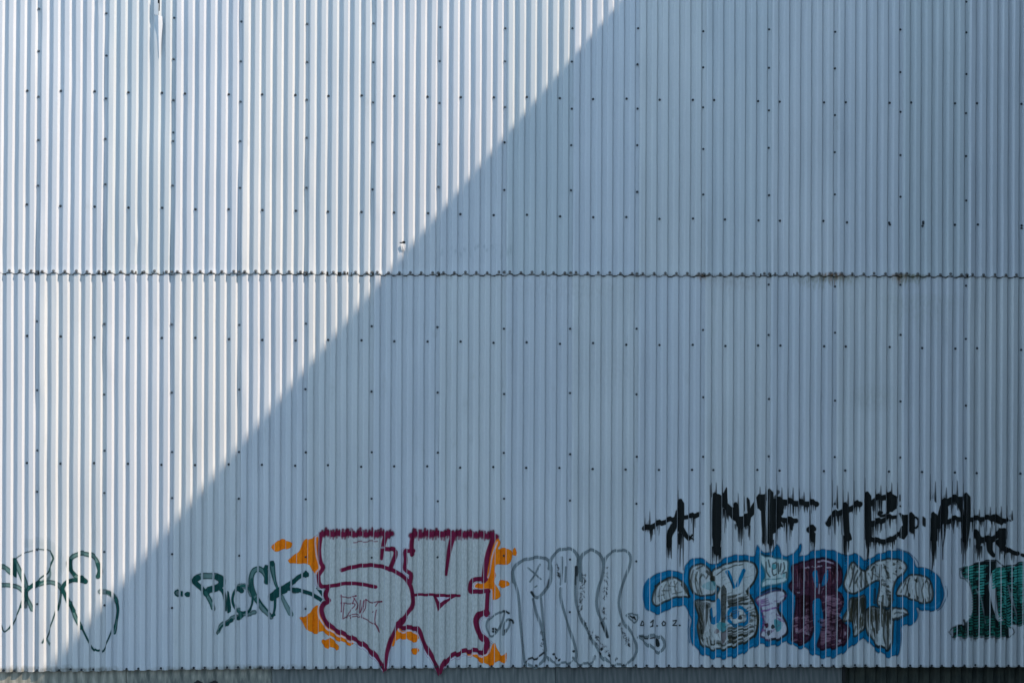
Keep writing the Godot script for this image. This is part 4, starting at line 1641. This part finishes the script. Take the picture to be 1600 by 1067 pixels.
	rub(1005, 850, 1478, 1028, Vector2(5, 9), 80, 2.4, SEA_D, 0.55)
	cur = 1
	rub(1018, 900, 1078, 944, Vector2(2, 10), 26, 2.0, dirt, 0.7)
	cur = 2
	rub(1078, 880, 1118, 930, Vector2(3, 14), 16, 2.0, dirt, 0.7)
	rub(1088, 935, 1112, 1008, Vector2(3, 12), 26, 2.8, dirt, 0.8)
	rub(1134, 925, 1184, 1010, Vector2(15, -4), 46, 2.3, dirt, 0.75)
	rub(1105, 985, 1160, 1012, Vector2(4, 9), 20, 2.0, dirt, 0.7)
	rub(1120, 878, 1184, 915, Vector2(10, -4), 10, 1.5, dirt, 0.5)
	cur = 4
	rub(1182, 922, 1230, 995, Vector2(9, -3), 18, 1.8, Color(0.20, 0.07, 0.2), 0.6)
	cur = 5
	rub(1236, 875, 1326, 1010, Vector2(11, -2), 60, 2.6, Color(0.018, 0.003, 0.005), 0.8)
	rub(1241, 960, 1268, 1000, Vector2(8, -2), 18, 2.2, MAUVE, 0.55)
	rub(1288, 925, 1322, 1005, Vector2(8, -2), 34, 2.2, MAUVE, 0.55)
	rub(1244, 885, 1312, 915, Vector2(2, 12), 22, 1.8, Color(0.22, 0.06, 0.09), 0.6)
	cur = 6
	rub(1320, 880, 1360, 924, Vector2(4, 16), 26, 2.0, dirt, 0.8)
	rub(1365, 875, 1412, 946, Vector2(7, 5), 40, 2.2, dirt, 0.7)
	rub(1318, 932, 1352, 990, Vector2(-4, 18), 34, 2.2, dirt, 0.85)
	rub(1354, 948, 1394, 990, Vector2(1, 18), 40, 2.2, dirt, 0.8)
	cur = 7
	rub(1402, 898, 1458, 940, Vector2(3, 14), 26, 1.9, dirt, 0.75)
	finish("graffiti", "blue outlined graffiti with white, wine and pale lettering under black scrawl", ["outline", "wing", "letter", "crown", "letter", "letter", "letter", "wing"], 0.0, 0.22)


const JADE := Color(0.020, 0.23, 0.17)
const JADE_L := Color(0.07, 0.42, 0.36)
const PITCH := Color(0.008, 0.014, 0.014)


func green_piece() -> void:
	canvas(1482, 862, 1640, 1006)
	line("1500,890 1515,884 1535,877 1556,875 1566,883 1572,884 1585,882 1600,877 1630,873", 2.0, SOOT, 0.8)
	line("1499,889 1500,902 1508,903 1514,912 1519,930 1520,950 1516,964 1508,972", 2.0, ASH, 0.8)
	line("1499,888 1508,886", 3.0, ASH, 0.7)
	cur = 1
	var letters := ["1503,889 1515,884 1535,878 1555,876 1556,888 1547,896 1545,915 1547,935 1552,955 1560,968 1576,974 1577,992 1490,992 1490,977 1507,974 1517,964 1521,945 1519,925 1514,906 1504,898", "1551,893 1562,886 1580,885 1589,890 1584,904 1590,925 1598,948 1602,972 1583,974 1570,972 1561,955 1558,930 1557,913 1551,908", "1586,883 1600,878 1632,874 1632,985 1604,976 1597,950 1591,922 1586,908"]
	for k in 3:
		cur = k + 1
		fill(letters[k], PITCH, 0.96, false)
		outline(letters[k], 1.6, SOOT, 0.7)
	# green bars rubbed across the black, letter by letter
	for k in 26:
		var y := 884.0 + k * 4.3
		cur = 1
		var dip := rng.randf_range(-1.0, 1.0)
		if y < 905:
			line("%f,%f %f,%f" % [1508 + maxf(0, (y - 896)) * 0.8, y + 1.5, 1540, y - 1.5 + dip], 2.0, JADE, 0.45, 0, 1.4, 1.0, true)
			line("%f,%f %f,%f" % [1515, y + 1.0, 1522.5, y], 2.6, JADE_L, 0.9, 0, 2.0, 1.0, true)
			line("%f,%f %f,%f" % [1531.5, y, 1540, y - 1.2], 2.6, JADE_L, 0.9, 0, 2.0, 1.0, true)
		elif y < 960:
			line("%f,%f %f,%f" % [1518, y, 1526, y - 1.0], 1.8, JADE, 0.40, 0, 1.2, 1.0, true)
			if y < 930:
				line("%f,%f %f,%f" % [1531, y, 1539, y - 0.8], 2.4, JADE_L, 0.85, 0, 1.6, 1.0, true)
			else:
				line("%f,%f %f,%f" % [1531, y, 1535, y - 0.8], 2.0, JADE, 0.8, 0, 1.0, 1.0, true)
		elif y < 975:
			line("%f,%f %f,%f" % [1514, y, 1556, y + dip], 1.9, JADE, 0.55, 0, 1.6, 1.0, true)
		else:
			line("%f,%f %f,%f" % [1499, y, 1574, y + dip], 1.8, JADE, 0.6, 0, 1.6, 1.0, true)
		cur = 2
		if y < 910:
			line("%f,%f %f,%f" % [1551, y + 8, 1557, y + 5], 2.6, JADE_L, 0.9, 0, 2.0, 1.0, true)
			line("%f,%f %f,%f" % [1558, y + 5, 1574, y + 2], 2.6, JADE_L if k % 2 else JADE, 0.85, 0, 2.0, 1.0, true)
		elif y < 976:
			var s := (y - 910) * 0.10
			line("%f,%f %f,%f" % [1560 + s * 0.3, y, 1566 + s, y - 1.2], 2.0, JADE, 0.6, 0, 1.4, 1.0, true)
			line("%f,%f %f,%f %f,%f" % [1567 + s, y - 1.2, 1571 + s, y + 1.0, 1575 + s, y - 1.0], 1.9, JADE_L, 0.85, 0, 1.2, 1.0, true)
			line("%f,%f %f,%f" % [1580 + s * 2.0, y, 1588 + s * 1.6, y - 1.0], 1.9, JADE, 0.7, 0, 1.2, 1.0, true)
		cur = 3
		if y < 908:
			line("%f,%f %f,%f" % [1585, y + 2, 1591.5, y + 1], 2.8, JADE_L, 0.9, 0, 2.2, 1.0, true)
			line("%f,%f %f,%f" % [1593, y + 1, 1625, y - 3], 3.4, JADE_L, 0.75, 0, 3.0, 1.0, true)
		elif y < 972:
			line("%f,%f %f,%f" % [1594 + (y - 910) * 0.08, y, 1606, y - 1], 2.0, JADE, 0.8, 0, 1.4, 1.0, true)
	cur = 1
	fill("1541,880 1556,878 1548,896 1545,916 1549,945 1556,965 1548,968 1541,945 1538,925 1541,905", PITCH, 0.9)
	for k in 7:
		line("%f,%f %f,%f %f,%f" % [1494 + k * 11.5, 989.0, 1498 + k * 11.5, 977.0, 1502 + k * 11.5, 989.0], 2.4, PITCH, 0.9)
	for k in 11:
		line("%f,%f %f,%f" % [1492 + k * 8.2, 991.0, 1492 + k * 8.2, 995.5 + (k * 3) % 5], 5.0, SOOT, 0.4, 0, 2.0, 2.0)
	cur = 1
	rub(1499, 880, 1545, 925, Vector2(8, -1.5), 46, 1.9, JADE_L, 0.75)
	rub(1492, 960, 1577, 992, Vector2(8, 0), 46, 1.9, JADE, 0.75)
	rub(1492, 976, 1577, 992, Vector2(3, 7), 20, 2.4, PITCH, 0.9)
	cur = 2
	rub(1551, 885, 1590, 912, Vector2(10, -2), 34, 2.2, JADE_L, 0.8)
	rub(1560, 910, 1592, 974, Vector2(6, 2.5), 60, 1.7, JADE_L, 0.7)
	cur = 3
	rub(1584, 878, 1612, 980, Vector2(9, -2), 60, 2.0, JADE_L, 0.7)
	cur = 0
	line("1526,920 1531,930 1535,948 1540,970", 2.2, ASH, 0.7)
	line("1576,914 1582,940 1590,968", 2.6, ASH, 0.7)
	line("1507,966 1509,972 1512,976", 3.0, SOOT, 0.8)
	finish("graffiti", "black and green barred graffiti letters cut off at the picture's edge", ["outline", "letter", "letter", "letter"], 0.0, 0.3)


const COAL := Color(0.009, 0.011, 0.011)


func black_letters() -> void:
	canvas(1000, 738, 1612, 900)
	# star with long arms
	line("1007,825 1014,825 1024,820 1040,815 1056,810 1068,808 1076,807", 8, COAL, 1.0, 0, 6)
	line("1079,808 1085,806 1091,803", 7, COAL)
	line("1064,787 1064,806 1063,828", 9, COAL)
	line("1060,800 1056,814 1051,826 1046,836 1045,852", 9, COAL, 1.0, 0, 8)
	line("1065,826 1070,834 1077,842", 8, COAL, 1.0, 0, 6)
	line("1082,837 1079,841 1083,843", 2.4, COAL)
	line("1063,828 1062,850", 4, COAL, 1.0, 0, 3)
	drips(1008, 1032, 828, 824, 7, 4, 16, COAL)
	drips(1016, 1018, 826, 826, 2, 16, 26, COAL)
	drips(1041, 1050, 846, 846, 9, 12, 34, COAL)
	drips(1058, 1068, 838, 838, 6, 18, 60, COAL)
	drips(1080, 1086, 810, 810, 3, 8, 38, COAL)
	shoots(1004, 1036, 820, 22, COAL)
	shoots(1056, 1071, 788, 34, COAL)
	cur = 1
	line("1121,778 1120,800 1120,840", 13, COAL)
	line("1120,836 1120,862", 12.5, COAL, 1.0, 0, 9)
	fill("1114,772 1118,782 1125,775 1131,773 1136,762 1137,792 1124,798 1115,795", COAL, 1.0, false)
	line("1128,786 1140,797 1150,810", 11, COAL)
	line("1150,791 1151,806", 7, COAL)
	fill("1147,806 1158,806 1168,804 1173,790 1179,781 1179,802 1173,808 1171,822 1163,825 1152,824 1148,812", COAL, 1.0, false)
	line("1169,782 1170,800", 4, COAL)
	drips(1113, 1127, 858, 858, 12, 10, 30, COAL)
	drips(1129, 1138, 800, 804, 7, 8, 34, COAL)
	drips(1148, 1172, 824, 824, 14, 4, 30, COAL)
	line("1110,758 1110,800 1110,850", 2.6, COAL, 0.95, 0, 1.4)
	shoots(1108, 1140, 775, 26, COAL)
	shoots(1148, 1182, 796, 28, COAL)
	cur = 2
	fill("1182,780 1188,772 1197,771 1197,800 1193,800 1192,798 1184,797", COAL, 1.0, false)
	line("1192,790 1193,815 1194,830 1194,845", 7, COAL)
	line("1204,770 1204,800 1203,848", 7, COAL)
	line("1206,783 1222,784 1240,786 1260,787 1275,787", 9, COAL, 1.0, 0, 8)
	line("1210,778 1216,772", 6, COAL, 0.6)
	line("1207,812 1222,812 1236,813 1243,813", 8, COAL, 1.0, 0, 7)
	line("1236,815 1237,828", 7, COAL, 1.0, 0, 3)
	fill("1206,780 1224,784 1224,800 1219,812 1223,822 1214,830 1206,834", COAL, 0.95, false)
	drips(1190, 1198, 842, 842, 6, 6, 16, COAL)
	drips(1201, 1208, 846, 846, 6, 6, 20, COAL)
	drips(1208, 1276, 790, 791, 26, 3, 18, COAL)
	drips(1210, 1240, 818, 817, 14, 4, 34, COAL)
	shoots(1184, 1276, 780, 20, COAL)
	cur = 3
	line("1264,827 1270,826", 9, COAL)
	line("1269,828 1270,845", 7, COAL, 0.95, 0, 5)
	drips(1265, 1274, 836, 836, 7, 12, 34, COAL)
	shoots(1260, 1276, 824, 30, COAL)
	cur = 4
	line("1294,818 1298,809 1306,803 1316,799 1328,795 1343,787", 8, COAL)
	line("1321,792 1322,815 1324,842", 9, COAL, 1.0, 0, 7)
	line("1326,834 1328,841", 5, COAL)
	blob(1305, 790, 1.8, 2.0, COAL, 0.85)
	drips(1293, 1316, 816, 804, 10, 6, 30, COAL)
	drips(1319, 1327, 842, 842, 5, 14, 34, COAL)
	line("1322,838 1321,860 1322,880", 3.4, COAL, 1.0, 0, 1.6)
	drips(1330, 1344, 794, 790, 6, 4, 16, COAL)
	shoots(1298, 1346, 790, 38, COAL)
	cur = 5
	line("1356,776 1356,800 1357,842", 9, COAL)
	line("1361,786 1372,779 1386,776", 8, COAL)
	fill("1386,775 1392,770 1403,776 1403,792 1396,797 1388,806 1386,800", COAL, 1.0, false)
	line("1377,800 1374,806 1388,803", 4, COAL)
	line("1361,818 1374,815 1388,809 1400,807", 9, COAL, 1.0, 0, 5)
	fill("1405,804 1418,803 1419,832 1412,842 1406,842 1405,834 1410,820 1409,812", COAL, 1.0, false)
	line("1361,842 1374,845 1388,845 1396,840 1403,836", 7, COAL)
	line("1425,806 1425,830", 7, COAL)
	outline("1428,808 1434,811 1434,821 1428,824", 3.2, COAL, 1.0)
	line("1444,810 1444,821", 3.4, COAL, 0.9)
	line("1407,777 1407,785", 2.0, COAL, 0.8)
	blob(1407.5, 793.5, 1.6, 1.6, COAL, 0.9)
	drips(1362, 1378, 788, 786, 9, 10, 26, COAL)
	drips(1362, 1378, 822, 820, 9, 8, 24, COAL)
	drips(1380, 1400, 812, 810, 7, 3, 16, COAL)
	drips(1354, 1398, 847, 847, 22, 4, 18, COAL)
	drips(1422, 1430, 830, 830, 3, 4, 12, COAL)
	line("1356,842 1357,862 1355,890", 3.4, COAL, 1.0, 0, 1.4)
	shoots(1351, 1364, 778, 44, COAL)
	shoots(1366, 1412, 776, 22, COAL)
	cur = 6
	fill("1455,812 1458,808 1464,806 1468,790 1473,783 1480,778 1481,800 1480,815 1470,825 1463,826 1462,846 1454,846 1455,830", COAL, 1.0, false)
	line("1460,806 1460,842", 8, COAL)
	fill("1478,780 1484,776 1505,775 1505,795 1503,810 1499,798 1494,786 1484,788 1479,792", COAL, 1.0, false)
	line("1511,777 1511,812 1508,844", 8, COAL)
	line("1503,800 1505,843", 6, COAL)
	line("1480,815 1492,811 1508,811 1524,811 1545,810 1557,811 1573,814", 7, COAL)
	line("1552,808 1558,812 1562,815", 10, COAL)
	blob(1579, 815, 1.4, 1.4, COAL, 0.9)
	drips(1455, 1463, 844, 844, 6, 12, 42, COAL)
	drips(1464, 1482, 826, 818, 9, 6, 36, COAL)
	drips(1484, 1497, 789, 788, 7, 3, 14, COAL)
	drips(1482, 1500, 818, 816, 7, 4, 30, COAL)
	drips(1501, 1515, 844, 844, 7, 8, 40, COAL)
	drips(1517, 1566, 816, 815, 14, 3, 24, COAL)
	line("1477,828 1476,842 1474,856 1474,874", 1.8, COAL, 0.95, 0, 1.0)
	line("1458,846 1459,870 1456,895", 2.4, COAL, 0.95, 0, 1.2)
	shoots(1453, 1516, 780, 40, COAL)
	shoots(1516, 1586, 808, 18, COAL)
	cur = 7
	line("1525,833 1530,842 1538,843 1550,842 1560,836 1568,829", 9, COAL)
	line("1530,842 1528,856", 8, COAL, 1.0, 0, 4)
	line("1546,842 1547,860 1552,867", 9, COAL, 1.0, 0, 6)
	line("1566,830 1566,848", 10, COAL)
	line("1560,848 1568,856 1574,860", 8, COAL)
	line("1578,860 1584,863 1591,865", 6, COAL)
	line("1598,867 1606,869", 5, COAL)
	drips(1524, 1534, 856, 856, 6, 8, 26, COAL)
	drips(1536, 1546, 848, 848, 4, 4, 12, COAL)
	drips(1562, 1572, 856, 858, 6, 8, 34, COAL)
	drips(1580, 1585, 864, 864, 2, 8, 22, COAL)
	shoots(1522, 1590, 838, 20, COAL)
	finish("graffiti", "dripping black capital letters painted in a row above the blue piece", ["star", "letter", "letter", "dot", "letter", "letter", "letter", "letter"], 0.5, 0.0)
